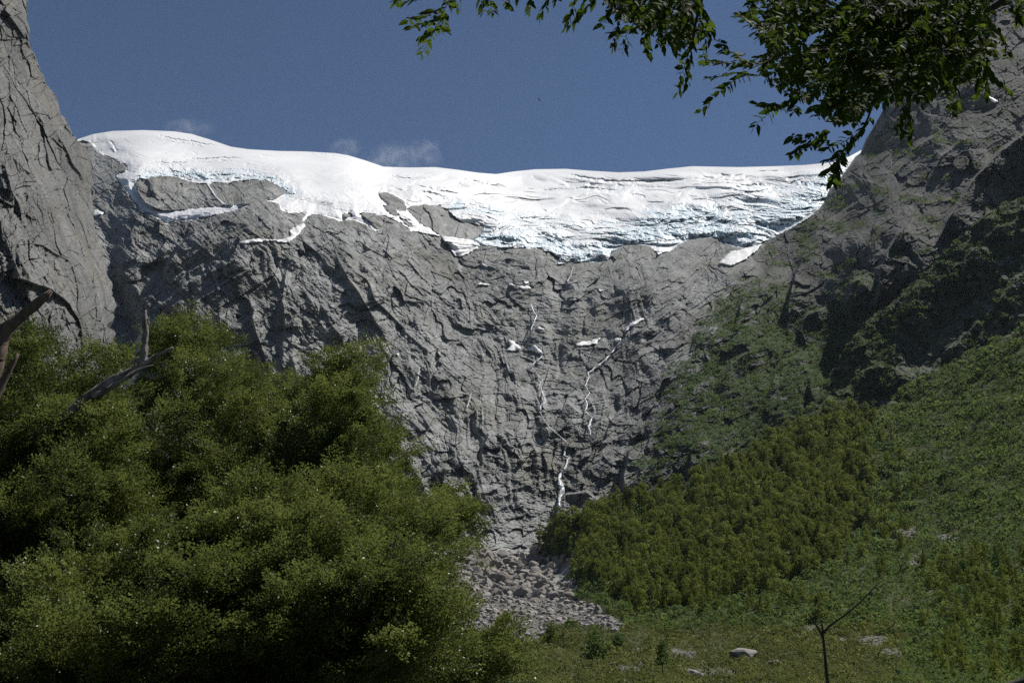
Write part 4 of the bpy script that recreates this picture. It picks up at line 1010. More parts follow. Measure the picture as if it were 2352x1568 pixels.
for i in range(len(bl)):
    r = bl[i, 2]/2*Yv[i]/2287; sx, sy, sz_ = gg.uniform(0.8, 1.4), gg.uniform(0.8, 1.2), gg.uniform(0.6, 1.1); rz = gg.uniform(0, 6.28)
    if i < 230:
        k = i % 8
        if ub[k]: o = bp[k].copy(); COL.objects.link(o)
        else: o = bp[k]; ub[k] = 1
        o.location = (bb[i, 0], bb[i, 1], bb[i, 2]+0.25*r); o.scale = (r*sx, r*sy, r*sz_*1.2); o.rotation_euler = (gg.uniform(-0.4, 0.4), gg.uniform(-0.4, 0.4), rz)
        tag(o, 'one of the many small angular boulders spread over the stony fan', 'boulder', 'boulders of the stony fan')
    else:
        V, Fc = small[i % 6]; c, s_ = math.cos(rz), math.sin(rz)
        W = V*np.array([r*sx, r*sy, r*sz_*1.3]); W = np.stack([W[:, 0]*c-W[:, 1]*s_, W[:, 0]*s_+W[:, 1]*c, W[:, 2]], 1)+bb[i]+[0, 0, 0.2*r]
        RV.append(W); RF.append(Fc+off); off += len(V); RT_.append(np.full(len(V), gg.random()))
RF = np.concatenate(RF); o = quick_mesh('rubble', np.concatenate(RV), RF, [3]*len(RF), M['stone'], {'tone': np.concatenate(RT_)})
tag(o, 'small broken stones between the boulders', 'rubble', kind='stuff')
# ------------------------------------------------------------------ wood
def tube(paths, sides=8, rough=0.0, seed=0):
    """tapered tubes: every path is a list of (x, y, z, radius)"""
    VV = []; QQ = []; off = 0; g = np.random.default_rng(seed)
    for p in paths:
        p = np.array(p, float); n = len(p)
        s = np.r_[0, np.cumsum(np.linalg.norm(np.diff(p[:, :3], axis=0), axis=1))]
        m_ = max(n*3, int(n*3)); t = np.linspace(0, s[-1], m_)
        q = np.stack([np.interp(t, s, p[:, k]) for k in range(4)], 1)
        for _ in range(1): q[1:-1, :3] = q[1:-1, :3]*0.5+(q[:-2, :3]+q[2:, :3])*0.25
        d = np.gradient(q[:, :3], axis=0); d /= np.linalg.norm(d, axis=1, keepdims=True)+1e-9
        ref = np.array([0.31, 0.9, 0.2]); u = np.cross(d, ref); u /= np.linalg.norm(u, axis=1, keepdims=True)+1e-9; v = np.cross(d, u)
        a = np.linspace(0, 2*math.pi, sides+1)[:-1]
        rr = q[:, 3][:, None]*(1+rough*g.normal(0, 1, (m_, sides)))
        R_ = q[:, None, :3]+u[:, None]*np.cos(a)[None, :, None]*rr[..., None]+v[:, None]*np.sin(a)[None, :, None]*rr[..., None]
        VV.append(R_.reshape(-1, 3))
        for i in range(m_-1):
            for k in range(sides): QQ.append([off+i*sides+k, off+i*sides+(k+1) % sides, off+(i+1)*sides+(k+1) % sides, off+(i+1)*sides+k])
        for e, b in ((0, off), (m_-1, off+(m_-1)*sides)):
            c_ = off+m_*sides+(0 if e == 0 else 1); VV.append(q[e:e+1, :3])
            for k in range(sides): QQ.append([b+k, b+(k+1) % sides, c_, c_] if e else [b+(k+1) % sides, b+k, c_, c_])
        off += m_*sides+2
    return np.concatenate(VV), QQ
def tube_obj(name, paths, mat, parent=None, sides=8, rough=0.0, seed=0):
    V, Q = tube(paths, sides, rough, seed)
    sz = [3 if q[2] == q[3] else 4 for q in Q]; L = [i for q in Q for i in (q[:3] if q[2] == q[3] else q)]
    return quick_mesh(name, V, np.array(L), sz, mat, smooth=True, parent=parent)
def pp(px, py, Y, rpx): return (*at(px, py, Y), rpx*Y/2287)

# ------------------------------------------------------------------ the big trees in front
M['beech'] = leaf_mat('small_glossy_leaves', (0.016, 0.034, 0.012), (0.056, 0.086, 0.023), (0.155, 0.182, 0.044), 0.38, 0.5, 0.42, 1.3)
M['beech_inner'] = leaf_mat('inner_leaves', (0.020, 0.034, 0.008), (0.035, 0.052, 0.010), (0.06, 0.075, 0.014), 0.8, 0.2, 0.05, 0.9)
def spray_proto(g, nl=64):
    """a flat feathery spray, one unit long, growing along +x, leaves alternate on side twigs"""
    P_ = []; D_ = []
    n_side = 7
    for i in range(n_side*2+1):
        if i == n_side*2: s0, ang, ln = 0.35, 0, 0.62
        else:
            f = (i//2+1)/(n_side+1); s0 = 0.15+0.7*f; ang = (1 if i % 2 else -1)*g.uniform(0.55, 0.85); ln = 0.42*(1.15-f)*g.uniform(0.8, 1.15)
        k = max(3, int(nl*ln/2.6/1.35))
        for j in range(k):
            t = (j+0.7)/k*ln; b = np.array([s0+math.cos(ang)*t, math.sin(ang)*t, 0.10*math.sin(3*t+i)-0.12*(s0+t)**2])
            la = ang+(0.8 if j % 2 else -0.8)*g.uniform(0.6, 1.1)
            P_.append(b+g.normal(0, 0.012, 3)); D_.append((math.cos(la), math.sin(la), g.normal(0, 0.35)))
    return np.array(P_), np.array(D_)
gB = np.random.default_rng(77)
PROTO = [spray_proto(gB) for _ in range(8)]
def sprays(pos_, dir_, length, leaf, seed, tone):
    """put a spray at every pos_ pointing along dir_; returns leaf quads"""
    g = np.random.default_rng(seed); VV = []; TT = []
    which = g.integers(0, len(PROTO), len(pos_))
    for w_ in range(len(PROTO)):
        m_ = which == w_
        if not m_.any(): continue
        Pp, Dp = PROTO[w_]; p0 = pos_[m_]; d = dir_[m_]/np.linalg.norm(dir_[m_], axis=1, keepdims=True); n = len(p0); L = length[m_][:, None, None]
        up = np.array([0, 0, 1.0])+g.normal(0, 0.35, (n, 3)); side = np.cross(up, d); side /= np.linalg.norm(side, axis=1, keepdims=True)+1e-9; nn = np.cross(d, side)
        B = np.stack([d, side, nn], 1)                                    # rows are the axes
        P3 = p0[:, None]+np.einsum('kj,nji->nki', Pp, B)*L
        D3 = np.einsum('kj,nji->nki', Dp, B)+g.normal(0, 0.22, (n, len(Pp), 3)); D3 /= np.linalg.norm(D3, axis=-1, keepdims=True)
        N3 = nn[:, None]+g.normal(0, 0.45, (n, len(Pp), 3)); S3 = np.cross(N3, D3); S3 /= np.linalg.norm(S3, axis=-1, keepdims=True)+1e-9
        ll = leaf*g.uniform(0.7, 1.25, (n, len(Pp), 1))
        V = np.stack([P3, P3+D3*ll*0.45+S3*ll*0.27, P3+D3*ll, P3+D3*ll*0.45-S3*ll*0.27], 2)
        VV.append(V.reshape(-1, 3)); t = np.clip(tone[m_][:, None]+g.normal(0, 0.2, (n, len(Pp))), 0, 1); TT.append(np.repeat(t, 4, 1).reshape(-1))
    return VV, TT
def big_tree(name, label, outline, Y0, depth, base, npad, seed, lean=(0.45, -0.15, 0.55), per=70, leaf=0.031, limbs=9, tone0=0.5, plumes=(), slope=1.3):
    g = np.random.default_rng(seed); O = np.array(outline, float); x0, y0 = O.min(0); x1, y1 = O.max(0)
    pts = []; tries = 0
    while len(pts) < npad and tries < 60000:
        tries += 1
        x, y = g.uniform(x0, x1), g.uniform(y0, min(y1, 1640))
        if not inpoly(np.array([x]), np.array([y]), outline)[0]: continue
        de = seg_dist(np.array([x]), np.array([y]), outline, True)[0][0]
        if de < 34: continue
        q = min(1, de/170.0); zf = math.sqrt(max(0, 1-(1-q)**2))
        if any(abs(x-a)+abs(y-b)*1.15 < 74 for a, b, _ in pts[-500:]): 
            if tries < 22000: continue
        pts.append((x, y, Y0-depth*zf*g.uniform(0.0, 1.15)-slope*max(0, y-y0)/500))
    pts += [(a, b, Y0-depth*0.5) for a, b in plumes]
    P_ = np.array([at(*p) for p in pts]); n = len(P_)
    # every pad is a plume of sprays around a curved twig
    px_ = np.array([p[0] for p in pts]); cxm = (x0+x1)/2
    out = np.stack([(px_-cxm)/(x1-x0)*1.3, -0.55+0*px_, 0*px_], 1)
    ax = out*0.8+np.array(lean)+g.normal(0, 0.25, (n, 3)); ax /= np.linalg.norm(ax, axis=1, keepdims=True)
    plen = g.uniform(0.75, 1.3, n)
    pos_ = []; dir_ = []; ton = []; ptone = np.clip(tone0+g.normal(0, 0.2, n), 0.05, 0.95)
    for i in range(n):
        t = g.uniform(-0.55, 0.5, per)**1; r = 0.40*(1-0.55*np.clip(t+0.3, 0, 1))
        rd = g.normal(0, 1, (per, 3)); rd -= np.outer(rd@ax[i], ax[i]); rd /= np.linalg.norm(rd, axis=1, keepdims=True)
        rd[:, 2] = np.abs(rd[:, 2])*0.7-0.1
        c = P_[i]+ax[i]*(t*plen[i])[:, None]+rd*(r*g.uniform(0.1, 0.85, per))[:, None]
        c[:, 2] -= 0.16*(t**2)*plen[i]
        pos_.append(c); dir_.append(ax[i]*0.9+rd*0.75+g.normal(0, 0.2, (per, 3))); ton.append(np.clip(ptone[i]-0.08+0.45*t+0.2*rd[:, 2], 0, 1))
    pos_ = np.concatenate(pos_); dir_ = np.concatenate(dir_); ton = np.concatenate(ton)
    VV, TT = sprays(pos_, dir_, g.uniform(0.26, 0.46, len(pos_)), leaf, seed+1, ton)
    # inner foliage, deeper in the crown
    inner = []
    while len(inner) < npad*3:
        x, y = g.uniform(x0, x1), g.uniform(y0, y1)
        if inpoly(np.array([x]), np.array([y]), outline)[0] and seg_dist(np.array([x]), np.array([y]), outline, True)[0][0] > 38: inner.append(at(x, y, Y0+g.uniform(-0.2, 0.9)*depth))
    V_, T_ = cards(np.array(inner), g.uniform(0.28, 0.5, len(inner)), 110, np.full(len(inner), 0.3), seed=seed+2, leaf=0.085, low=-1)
    root = empty(name, base); tag(root, label, 'tree')
    rel = np.array(base)
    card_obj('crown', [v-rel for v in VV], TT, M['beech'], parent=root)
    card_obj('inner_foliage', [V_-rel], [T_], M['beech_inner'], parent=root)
    # trunk and limbs reach up through the crown
    top_i = int(np.argmax(P_[:, 2])); tp_ = P_[top_i]+[0, 0.3, -0.3]
    b = np.array(base); mid1 = b*0.6+tp_*0.4+[0.15, 0.1, 0]; mid2 = b*0.3+tp_*0.7+[-0.1, 0.1, 0]
    tube_obj('trunk', [[(0, 0, -0.3, 0.17), (*(mid1-rel), 0.12), (*(mid2-rel), 0.07), (*(tp_-rel), 0.015)]], M['bark'], root, 10, 0.04, seed)
    for k in range(limbs):
        e = P_[g.integers(n)]+[0, 0.15, 0]; f = g.uniform(0.25, 0.75); s_ = b*(1-f)+tp_*f; mdl = (s_+e)/2+[0, 0.1, 0.15]
        tube_obj('limb', [[(*(s_-rel), 0.05), (*(mdl-rel), 0.032), (*(e-rel), 0.010)]], M['bark'], root, 6, 0.04, seed+k)
    # fine twigs into the plumes
    tw = []
    for i in range(n):
        a_ = P_[i]-ax[i]*plen[i]*0.6+[0, 0.1, -0.1]; e = P_[i]+ax[i]*plen[i]*0.55
        tw.append([(*(a_-rel), 0.009), (*(P_[i]-rel), 0.006), (*(e-rel), 0.002)])
    tube_obj('twigs', tw, M['bark'], root, 4, 0, seed)
    return root
TA = [(432, 772), (470, 785), (500, 815), (545, 838), (585, 850), (600, 880), (640, 900), (690, 960), (740, 1080), (760, 1600), (140, 1600), (150, 1100), (190, 985), (260, 920), (330, 870), (350, 815), (395, 785)]
TB = [(690, 905), (725, 878), (770, 868), (812, 858), (835, 895), (860, 940), (880, 990), (895, 1050), (920, 1110), (950, 1170), (1000, 1190), (1035, 1220), (1040, 1262), (1010, 1310), (1020, 1380), (1025, 1440), (1060, 1600), (560, 1600), (560, 1150), (610, 1000), (640, 935)]
TC = [(-160, 830), (-60, 815), (0, 815), (55, 805), (95, 830), (140, 868), (185, 845), (225, 862), (255, 905), (275, 960), (300, 1060), (320, 1600), (-160, 1620)]
TD = [(-160, 1420), (80, 1380), (260, 1330), (400, 1230), (520, 1170), (640, 1180), (780, 1260), (900, 1300), (970, 1370), (1010, 1430), (1060, 1490), (1110, 1550), (1140, 1600), (-160, 1620)]
big_tree('evergreen_tree', 'tall dark green small leaved tree with its pointed top beside the dead log', TA, 16.5, 2.6, (-5.4, 17.0, -0.9), 95, 1001, lean=(0.35, -0.2, 0.6), plumes=((434, 800), (470, 815), (395, 815), (365, 850)))
big_tree('evergreen_tree', 'broad dark green tree whose ragged right side hides the boulder fan', TB, 15.0, 2.6, (-2.2, 15.5, -0.9), 100, 1011, lean=(0.45, -0.2, 0.5), plumes=((812, 885), (780, 890), (735, 900), (1020, 1215), (1025, 1250), (985, 1200)))
big_tree('evergreen_tree', 'dark green tree cut by the left edge below the near cliff', TC, 13.5, 2.0, (-7.2, 14.0, -0.9), 70, 1021, lean=(0.4, -0.2, 0.55), plumes=((60, 835), (20, 840), (185, 870)))
big_tree('evergreen_tree', 'lower bushy tree in front with lighter plumes along the bottom edge', TD, 11.5, 1.8, (-2.6, 12.0, -0.9), 90, 1031, lean=(0.5, -0.2, 0.45), tone0=0.62, plumes=((1060, 1500), (1100, 1540), (1120, 1570), (560, 1200), (620, 1210)))

# ------------------------------------------------------------------ dead wood
M['deadwood'] = bark_mat('weathered_dead_wood', (0.07, 0.058, 0.046), (0.28, 0.25, 0.22), 14)
M['redbark'] = bark_mat('reddish_bark', (0.045, 0.03, 0.02), (0.17, 0.12, 0.09), 10)
Yd_ = 11.0
r0 = empty('dead_tree', tuple(at(120, 985, Yd_))); tag(r0, 'bleached dead log leaning out of the crown with a broken upright stub', 'dead tree'); rel = np.array(at(120, 985, Yd_))
def rl(*p): q = pp(*p); return (q[0]-rel[0], q[1]-rel[1], q[2]-rel[2], q[3])
tube_obj('trunk', [[rl(40, 1040, Yd_+0.6, 11.52), rl(120, 985, Yd_, 11.52), rl(165, 940, Yd_, 10.94), rl(215, 900, Yd_, 9.79), rl(270, 868, Yd_, 7.49), rl(310, 850, Yd_, 7.92), rl(345, 825, Yd_, 7.20), rl(372, 812, Yd_, 5.04), rl(398, 797, Yd_, 1.44)],
                   [rl(215, 912, Yd_-0.1, 6.48), rl(262, 885, Yd_-0.1, 5.76), rl(320, 848, Yd_-0.1, 3.60), rl(352, 838, Yd_-0.1, 1.44)]], M['deadwood'], r0, 10, 0.3, 3)
tube_obj('stub', [[rl(326, 845, Yd_, 7.92), rl(332, 812, Yd_, 7.20), rl(335, 775, Yd_, 6.48), rl(334, 742, Yd_, 6.48), rl(331, 728, Yd_, 5.76), rl(335, 712, Yd_, 2.16)], [rl(339, 745, Yd_, 2.88), rl(342, 728, Yd_, 1.08)],
                  [rl(320, 845, Yd_, 2.88), rl(313, 825, Yd_, 1.44), rl(309, 838, Yd_, 1.08)]], M['deadwood'], r0, 9, 0.3, 4)
Ye = 9.5
r1 = empty('broken_trunk', tuple(at(-30, 1000, Ye))); tag(r1, 'reddish broken trunk jutting up at the left edge', 'dead tree'); rel = np.array(at(-30, 1000, Ye))
tube_obj('trunk', [[rl(-60, 1100, Ye, 17), rl(-40, 940, Ye, 18), rl(-16, 850, Ye, 17), rl(0, 780, Ye, 16), rl(30, 742, Ye, 13), rl(62, 716, Ye, 11), rl(92, 690, Ye, 10), rl(110, 676, Ye, 9), rl(118, 668, Ye, 6)],
                   [rl(-5, 800, Ye, 10), rl(0, 765, Ye, 8), rl(-4, 735, Ye, 4)]], M['redbark'], r1, 11, 0.28, 5)
tube_obj('limb', [[rl(-30, 960, Ye, 12), rl(0, 890, Ye, 9), rl(22, 850, Ye, 7), rl(42, 812, Ye, 3)]], M['redbark'], r1, 8, 0.1, 6)

# bare twig in front at the lower right
M['twig'] = bark_mat('dark_twig_bark', (0.025, 0.022, 0.016), (0.07, 0.065, 0.04), 60)
Yt = 2.6; b0 = at(1897, 1568, Yt)
r2 = empty('bare_twig', (b0[0]+0.02, b0[1], -0.1)); tag(r2, 'bare dark forked twig standing up at the lower right', 'twig'); rel = np.array((b0[0]+0.02, b0[1], -0.1))
tube_obj('stem', [[(0, 0, -0.1, 0.007), (0.01, 0, 0.9, 0.005), rl(1899, 1568, Yt, 4.03), rl(1895, 1500, Yt, 3.41), rl(1891, 1455, Yt, 3.41), rl(1888, 1432, Yt, 1.86)]], M['twig'], r2, 8, 0.05, 7)
tube_obj('fork', [[rl(1892, 1465, Yt, 2.60), rl(1880, 1443, Yt, 2.36), rl(1868, 1425, Yt, 2.11), rl(1857, 1408, Yt, 1.49)]], M['twig'], r2, 7, 0.05, 8)
tube_obj('fork', [[rl(1893, 1452, Yt, 2.60), rl(1905, 1437, Yt, 2.23), rl(1935, 1416, Yt, 1.98), rl(1968, 1390, Yt, 1.86), rl(1995, 1362, Yt, 1.61), rl(2012, 1345, Yt, 1.24), rl(2027, 1331, Yt, 0.50)]], M['twig'], r2, 7, 0.05, 9)
r3 = tube_obj('branch_tip', [[pp(2230, 1600, 2.2, 5), pp(2300, 1578, 2.2, 6), pp(2352, 1556, 2.2, 8), pp(2500, 1530, 2.2, 11), pp(2700, 1600, 2.2, 14), (2.0, 2.1, 0.0, 0.02)]], M['twig'], None, 8, 0.05, 10)
tag(r3, 'dark branch tip poking in at the lower right corner', 'branch')
# ------------------------------------------------------------------ the tree overhead, its branches hang in from the top right
M['bigleaf'] = leaf_mat('pointed_glossy_leaves', (0.012, 0.028, 0.006), (0.030, 0.058, 0.009), (0.095, 0.140, 0.015), 0.62, 0.55, 0.07, 1.5)
gL = np.random.default_rng(55)
LV = []; LT = []; TW = []
PR = np.array([[0, 0, 0], [0.30, 0, 0], [0.66, 0, 0], [1, 0, 0], [0.27, 0.25, 0.06], [0.62, 0.21, 0.05], [0.27, -0.25, 0.06], [0.62, -0.21, 0.05]])
LQ = [[0, 6, 1, 1], [1, 6, 7, 2], [2, 7, 3, 3], [0, 1, 4, 4], [1, 2, 5, 4], [2, 3, 5, 5]]
leaves_P = []; leaves_D = []; leaves_N = []; leaves_L = []; leaves_T = []
def twig(path, sp=9.0, L=29, tone=0.45, r0=1.6, hang=0.18, skip=0.0):
    """path: (px, py, Y) from the bough to the tip; leaves alternate in a loose plane"""
    p = np.array([at(*q) for q in path]); Ym = np.mean([q[2] for q in path]); u = Ym/2287
    s = np.r_[0, np.cumsum(np.linalg.norm(np.diff(p, axis=0), axis=1))]
    n = max(2, int(s[-1]/(sp*u))); t = np.linspace(s[-1]*0.04, s[-1], n+1)
    q = np.stack([np.interp(t, s, p[:, k]) for k in range(3)], 1)
    q += gL.normal(0, 1.0*u, q.shape)
    TW.append([(*a, max(0.5, r0*(1-i/(n+1)))*u) for i, a in enumerate(q)])
    pl = np.array([0.1, -1, 0.35])+gL.normal(0, 0.32, 3)
    for i in range(n+1):
        if gL.random() < skip: continue
        d = q[min(i+1, n)]-q[max(i-1, 0)]; d /= np.linalg.norm(d)
        sd_ = np.cross(pl, d); sd_ /= np.linalg.norm(sd_)+1e-9
        k = 1 if i % 2 else -1
        if i == n: k = 0
        D_ = d*0.75+sd_*k*0.75+np.array([0, 0, -hang])+gL.normal(0, 0.18, 3); D_ /= np.linalg.norm(D_)
        N_ = pl/np.linalg.norm(pl)+gL.normal(0, 0.38, 3)
        leaves_P.append(q[i]); leaves_D.append(D_); leaves_N.append(N_); leaves_L.append(L*u*gL.uniform(0.7, 1.2)*(0.75 if i >= n-1 else 1)); leaves_T.append(np.clip(tone+gL.normal(0, 0.12), 0, 1))
def T2(path, Y=3.2, **k): twig([(a, b, Y+c*0.1) for a, b, c in [(*p, i) for i, p in enumerate(path)]], **k)
# outline twigs, traced one by one
for path in [[(1050, -40), (1022, 20), (1003, 60), (985, 95), (967, 128)], [(1010, 20), (980, 38), (930, 50)], [(1005, 45), (970, 55), (940, 66)], [(1015, -20), (960, -5), (925, 8)], [(1025, 30), (1012, 60), (1018, 72)], [(940, -30), (905, 8)],
             [(1010, 60), (990, 75), (965, 85)], [(1060, -40), (1045, 0), (1050, 22)], [(1110, -50), (1105, 0), (1110, 28)], [(1130, -50), (1125, 0), (1132, 30)], [(1160, -50), (1160, -5), (1172, 22)], [(1190, -50), (1188, 4)],
             [(1235, -50), (1222, 0), (1218, 30)], [(1268, -50), (1262, -5), (1238, 42)], [(1285, -40), (1278, 4)], [(1335, -50), (1322, 0), (1300, 60)], [(1370, -40), (1340, 10), (1318, 50)], [(1385, -20), (1345, 25), (1300, 66)],
             [(1425, -30), (1400, 30), (1380, 62)], [(1440, 0), (1420, 60), (1406, 112)], [(1470, 30), (1440, 80), (1430, 118)], [(1500, 20), (1480, 90), (1492, 128)], [(1530, 10), (1520, 70), (1526, 118)], [(1560, 30), (1540, 90), (1555, 125)],
             [(1600, 70), (1580, 130), (1565, 170), (1557, 212)], [(1590, 100), (1585, 140), (1575, 205)], [(1470, 60), (1440, 70), (1400, 78)], [(1640, 60), (1620, 110), (1610, 140)], [(1600, 0), (1625, 50), (1622, 90)], [(1590, -20), (1610, 20), (1622, 35)],
             [(1720, 165), (1680, 190), (1650, 212), (1614, 252)], [(1735, 150), (1690, 150), (1640, 140), (1618, 145)], [(1710, 130), (1665, 118), (1650, 92)], [(1745, 175), (1700, 165), (1625, 180)], [(1700, 40), (1705, 30)],
             [(1730, 60), (1700, 38), (1698, 32)], [(1850, 215), (1800, 240), (1765, 260), (1732, 292)], [(1790, 240), (1760, 245), (1737, 238)], [(1840, 200), (1825, 240), (1822, 258)], [(1910, 300), (1860, 320), (1815, 312)],
             [(1905, 320), (1860, 335), (1818, 355)], [(2005, 265), (1960, 320), (1930, 370), (1908, 425)], [(1965, 310), (1930, 330), (1895, 345)], [(1945, 340), (1915, 365), (1893, 372)], [(1935, 360), (1915, 385), (1897, 402)], [(1925, 370), (1918, 400), (1915, 420)],
             [(2070, 190), (2075, 250), (2070, 318)], [(2090, 200), (2085, 260), (2062, 300)], [(2080, 240), (2090, 290), (2085, 322)], [(2160, 180), (2175, 220), (2190, 262)], [(2200, 160), (2195, 215), (2200, 250)], [(2230, 120), (2250, 170), (2245, 215)],
             [(2250, 140), (2285, 185), (2318, 208)], [(2270, 130), (2265, 190), (2262, 222)], [(2290, 60), (2310, 110), (2312, 135)], [(2352, -40), (2330, 0), (2312, 25)], [(2380, -20), (2345, 10), (2335, 52)], [(2380, 10), (2350, 30), (2343, 55)]]:
    T2(path, Y=3.0+0.5*gL.random(), tone=0.42)
MASS1 = [(1380, -60), (1395, 40), (1440, 70), (1500, 100), (1545, 110), (1590, 120), (1625, 80), (1620, 20), (1605, -60)]
MASS2 = [(1730, -60), (1710, 60), (1735, 95), (1690, 125), (1700, 165), (1745, 180), (1790, 215), (1850, 240), (1880, 280), (1950, 290), (2010, 255), (2050, 200), (2075, 240), (2180, 235), (2220, 180), (2290, 190), (2292, 130), (2275, 80), (2300, 30), (2310, -60)]
def fill(poly, n, tone, Ya=3.0, Yb=4.3, reach=95):
    xs = [p[0] for p in poly]; ys = [p[1] for p in poly]; c = 0
    while c < n:
        x, y = gL.uniform(min(xs), max(xs)), gL.uniform(min(ys), max(ys))
        a = gL.normal(2.3, 0.55); l = gL.uniform(0.5, 1)*reach          # mostly down and to the left
        ex, ey = x+math.cos(a)*l, y+math.sin(a)*l
        if inpoly(np.array([x, ex]), np.array([y, ey]), poly).all():
            Y = gL.uniform(Ya, Yb); mx, my = (x+ex)/2+gL.normal(0, 5), (y+ey)/2-abs(gL.normal(0, 6))
            twig([(x, y, Y), (mx, my, Y-0.02), (ex, ey, Y-0.1)], tone=np.clip(tone+gL.normal(0, 0.1), 0, 1)); c += 1
fill(MASS1, 75, 0.5, 3.0, 3.9, 80)
fill(MASS2, 340, 0.5, 3.0, 4.6)
DENSE = [(1960, -60), (1960, 60), (1990, 150), (2040, 190), (2180, 210), (2260, 150), (2270, 60), (2300, -60)]
fill(DENSE, 190, 0.3, 3.2, 5.0)
# canopy beyond the frame, above and to the right, that shades the hanging branches
ABOVE = [(1400, -520), (1300, -60), (2350, -60), (2500, 60), (2620, 250), (3000, 250), (3200, -300), (2700, -620)]
fill(ABOVE, 700, 0.4, 2.8, 5.2, 150)
fill([(900, -300), (900, -50), (1420, -50), (1500, -300)], 50, 0.4, 3.0, 3.8, 90)
P_ = np.array(leaves_P); D_ = np.array(leaves_D); N_ = np.array(leaves_N); L_ = np.array(leaves_L)[:, None, None]
S_ = np.cross(N_, D_); S_ /= np.linalg.norm(S_, axis=1, keepdims=True); U_ = np.cross(D_, S_)
B_ = np.stack([D_, S_, U_], 1); V = P_[:, None]+np.einsum('kj,nji->nki', PR, B_)*L_*1.0
V[:, 3, 2] -= (L_[:, 0, 0]*0.10)
nl = len(P_); loops = []; sizes = []
for k in LQ: pass
base_l = [i for q in LQ for i in (q[:3] if q[2] == q[3] else q)]; base_s = [3 if q[2] == q[3] else 4 for q in LQ]
loops = (np.arange(nl)[:, None]*8+np.array(base_l)[None]).ravel(); sizes = np.tile(base_s, nl)
trk = (6.4, 4.4, -0.9)
rt = empty('overhanging_tree', trk); tag(rt, 'tree with pointed glossy leaves whose branches hang in from the top right', 'tree'); rel = np.array(trk)
quick_mesh('leaves', V.reshape(-1, 3)-rel, loops, sizes, M['bigleaf'], {'tone': np.repeat(np.array(leaves_T), 8)}, parent=rt)
tube_obj('twigs', [[(a-rel[0], b-rel[1], c-rel[2], r) for a, b, c, r in t] for t in TW], M['twig'], rt, 4)
def R6(px, py, Y, r): q = pp(px, py, Y, r); return (q[0]-rel[0], q[1]-rel[1], q[2]-rel[2], q[3])
top3 = (-0.3, 0.2, 5.2)
tube_obj('trunk', [[(0, 0, -0.3, 0.2), (0.05, 0, 1.5, 0.17), (-0.1, 0.1, 3.4, 0.13), (*top3, 0.09), (-0.4, 0.2, 7.5, 0.03)]], M['bark'], rt, 12, 0.04, 2)
tube_obj('bough', [[(-0.15, 0.1, 3.2, 0.07), R6(3000, -250, 3.8, 26), R6(2500, -130, 3.9, 17), R6(2200, -40, 3.8, 12), R6(2085, 3, 3.8, 8), R6(1968, 27, 3.7, 5), R6(1860, 40, 3.6, 3)],
                   [R6(2500, -130, 3.9, 12), R6(2250, 40, 3.8, 9), R6(2120, 80, 3.7, 7), R6(2011, 97, 3.6, 5), R6(1930, 107, 3.6, 4.5), R6(1862, 104, 3.5, 2)],
                   [R6(1925, 107, 3.6, 4), R6(1865, 120, 3.5, 3.5), R6(1820, 132, 3.4, 3), R6(1781, 132, 3.4, 2), R6(1720, 160, 3.3, 1.5)],
                   [R6(2015, 97, 3.6, 5), R6(2018, 150, 3.5, 4), R6(2010, 220, 3.4, 3.5), R6(1990, 285, 3.3, 2.5), R6(1950, 330, 3.2, 2)],
                   [R6(2120, 80, 3.7, 5), R6(2100, 130, 3.6, 4), R6(2085, 190, 3.5, 2.5)], [R6(2250, 40, 3.8, 5), R6(2240, 100, 3.6, 4), R6(2250, 150, 3.5, 2)]], M['twig'], rt, 8, 0.05, 3)
tube_obj('bough', [[(*top3, 0.07), R6(2700, -600, 3.7, 26), R6(2100, -330, 3.6, 18), R6(1700, -130, 3.4, 11), R6(1600, -60, 3.3, 8), R6(1570, 20, 3.3, 4), R6(1590, 90, 3.2, 2)],
                   [R6(1700, -130, 3.4, 9), R6(1450, -110, 3.3, 7), R6(1250, -75, 3.2, 5), R6(1050, -50, 3.2, 3), R6(940, -35, 3.2, 2)], [R6(1600, -60, 3.3, 5), R6(1480, -30, 3.3, 4), R6(1440, 30, 3.2, 2)]], M['twig'], rt, 8, 0.05, 4)

# ------------------------------------------------------------------ a distant bird
def bird():
    b = np.array(at(1238, 230, 320)); s = 0.9
    V = [(0, 0.5, 0), (0.09, 0.1, 0.06), (-0.09, 0.1, 0.06), (0, -0.55, 0.02), (0.12, -0.75, 0), (-0.12, -0.75, 0), (0, 0.1, -0.1), (0.6, 0.12, 0.16), (1.25, -0.15, 0.10), (0.55, -0.22, 0.14), (-0.6, 0.12, 0.16), (-1.25, -0.15, 0.10), (-0.55, -0.22, 0.14), (0.09, -0.25, 0.04), (-0.09, -0.25, 0.04)]
    Fs = [(0, 1, 6), (0, 6, 2), (0, 2, 1), (1, 13, 6), (2, 6, 14), (13, 3, 6), (14, 6, 3), (1, 2, 14), (1, 14, 13), (13, 14, 3), (3, 4, 5), (1, 7, 9), (1, 9, 13), (7, 8, 9), (2, 12, 10), (2, 14, 12), (10, 12, 11)]
    m = NT('dark_feathers'); m.col((0.02, 0.02, 0.022)); m.setp(Roughness=0.8)
    o = quick_mesh('bird', np.array(V)*s, np.array(Fs), [3]*len(Fs), m.m); o.location = tuple(b); o.rotation_euler = (0.2, 0.5, 0.9)
    tag(o, 'tiny dark bird soaring in the open blue sky', 'bird')
bird()

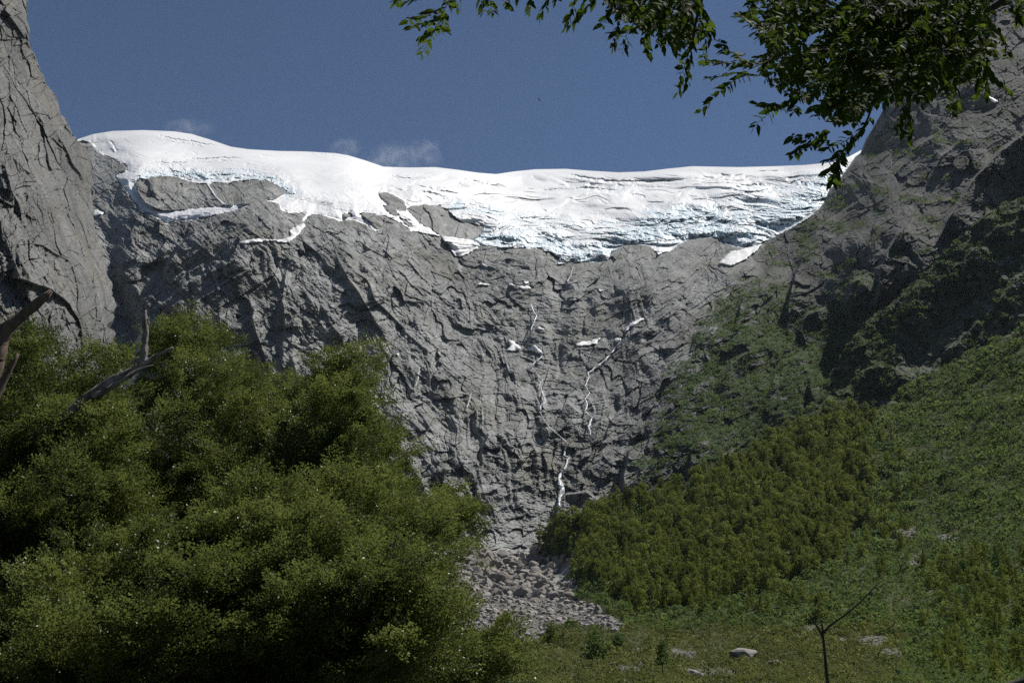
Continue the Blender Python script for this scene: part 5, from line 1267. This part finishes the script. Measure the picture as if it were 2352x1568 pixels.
# ------------------------------------------------------------------ air and the wisps of cloud behind the crest
def box_obj(name, lo_, hi_, mat):
    x0, y0, z0 = lo_; x1, y1, z1 = hi_
    V = np.array([(x, y, z) for z in (z0, z1) for y in (y0, y1) for x in (x0, x1)])
    return quick_mesh(name, V, np.array([(0, 2, 3, 1), (4, 5, 7, 6), (0, 1, 5, 4), (2, 6, 7, 3), (0, 4, 6, 2), (1, 3, 7, 5)]), [4]*6, mat)
m = NT('thin_haze'); m.t.nodes.remove(m.b); pv = m.n('ShaderNodeVolumePrincipled'); pv.inputs['Density'].default_value = HAZE
pv.inputs['Color'].default_value = (0.70, 0.83, 1.0, 1); m.l(pv.outputs[0], m.out.inputs['Volume'])
hz = box_obj('haze', (-2100, -400, -6.0), (2100, 2450, 1180), m.m); tag(hz, 'thin pale air haze over the whole valley', kind='stuff')

def cloud(px, py, wpx, hpx, seed, label):
    Y = 3300; c = at(px, py, Y); u = Y/2287
    import bmesh
    bm = bmesh.new(); bmesh.ops.create_icosphere(bm, subdivisions=3, radius=1)
    for v in bm.verts:
        p = v.co; k = 1+0.25*math.sin(3*p.x+seed)+0.2*math.sin(4*p.z+2*seed)
        v.co = (p.x*wpx/2*u*k, p.y*wpx/2*u*0.6, p.z*hpx/2*u*k)
    me = bpy.data.meshes.new('cloud'); bm.to_mesh(me); bm.free()
    o = bpy.data.objects.new('cloud', me); COL.objects.link(o); o.location = c; o.rotation_euler = (0, -0.12, 0)
    m = NT('wispy_cloud'); m.t.nodes.remove(m.b); v = m.obj()
    mp = m.n('ShaderNodeMapping'); m.l(v, mp.inputs[0]); mp.inputs['Scale'].default_value = (1/(wpx*u*0.5), 1/(wpx*u*0.3), 1/(hpx*u*0.5))
    ln = m.n('ShaderNodeVectorMath', operation='LENGTH'); m.l(mp.outputs[0], ln.inputs[0])
    fall = m.math('SUBTRACT', 1.0, ln.outputs['Value'], True)
    mp2 = m.n('ShaderNodeMapping'); m.l(v, mp2.inputs[0]); mp2.inputs['Location'].default_value = (seed*31.0, seed*7.0, 0)
    nz = m.noise(0.028, 5, 0.62, mp2.outputs[0])
    d = m.math('MULTIPLY', m.math('MULTIPLY', m.math('SUBTRACT', nz, 0.42, True), fall), 0.028)
    pv = m.n('ShaderNodeVolumePrincipled'); m.l(d, pv.inputs['Density']); pv.inputs['Color'].default_value = (0.95, 0.96, 1, 1); pv.inputs['Anisotropy'].default_value = 0.2
    m.l(pv.outputs[0], m.out.inputs['Volume']); me.materials.append(m.m)
    tag(o, label, kind='stuff')
cloud(895, 365, 190, 90, 1, 'thin wisp of cloud rising behind the saddle of the glacier')
cloud(978, 352, 120, 100, 2, 'second thin puff of cloud right of the saddle wisp')
cloud(795, 342, 110, 70, 3, 'small wisp of cloud above the shoulder of the glacier dome')
cloud(435, 295, 150, 55, 4, 'faint wisp of cloud over the left glacier dome')
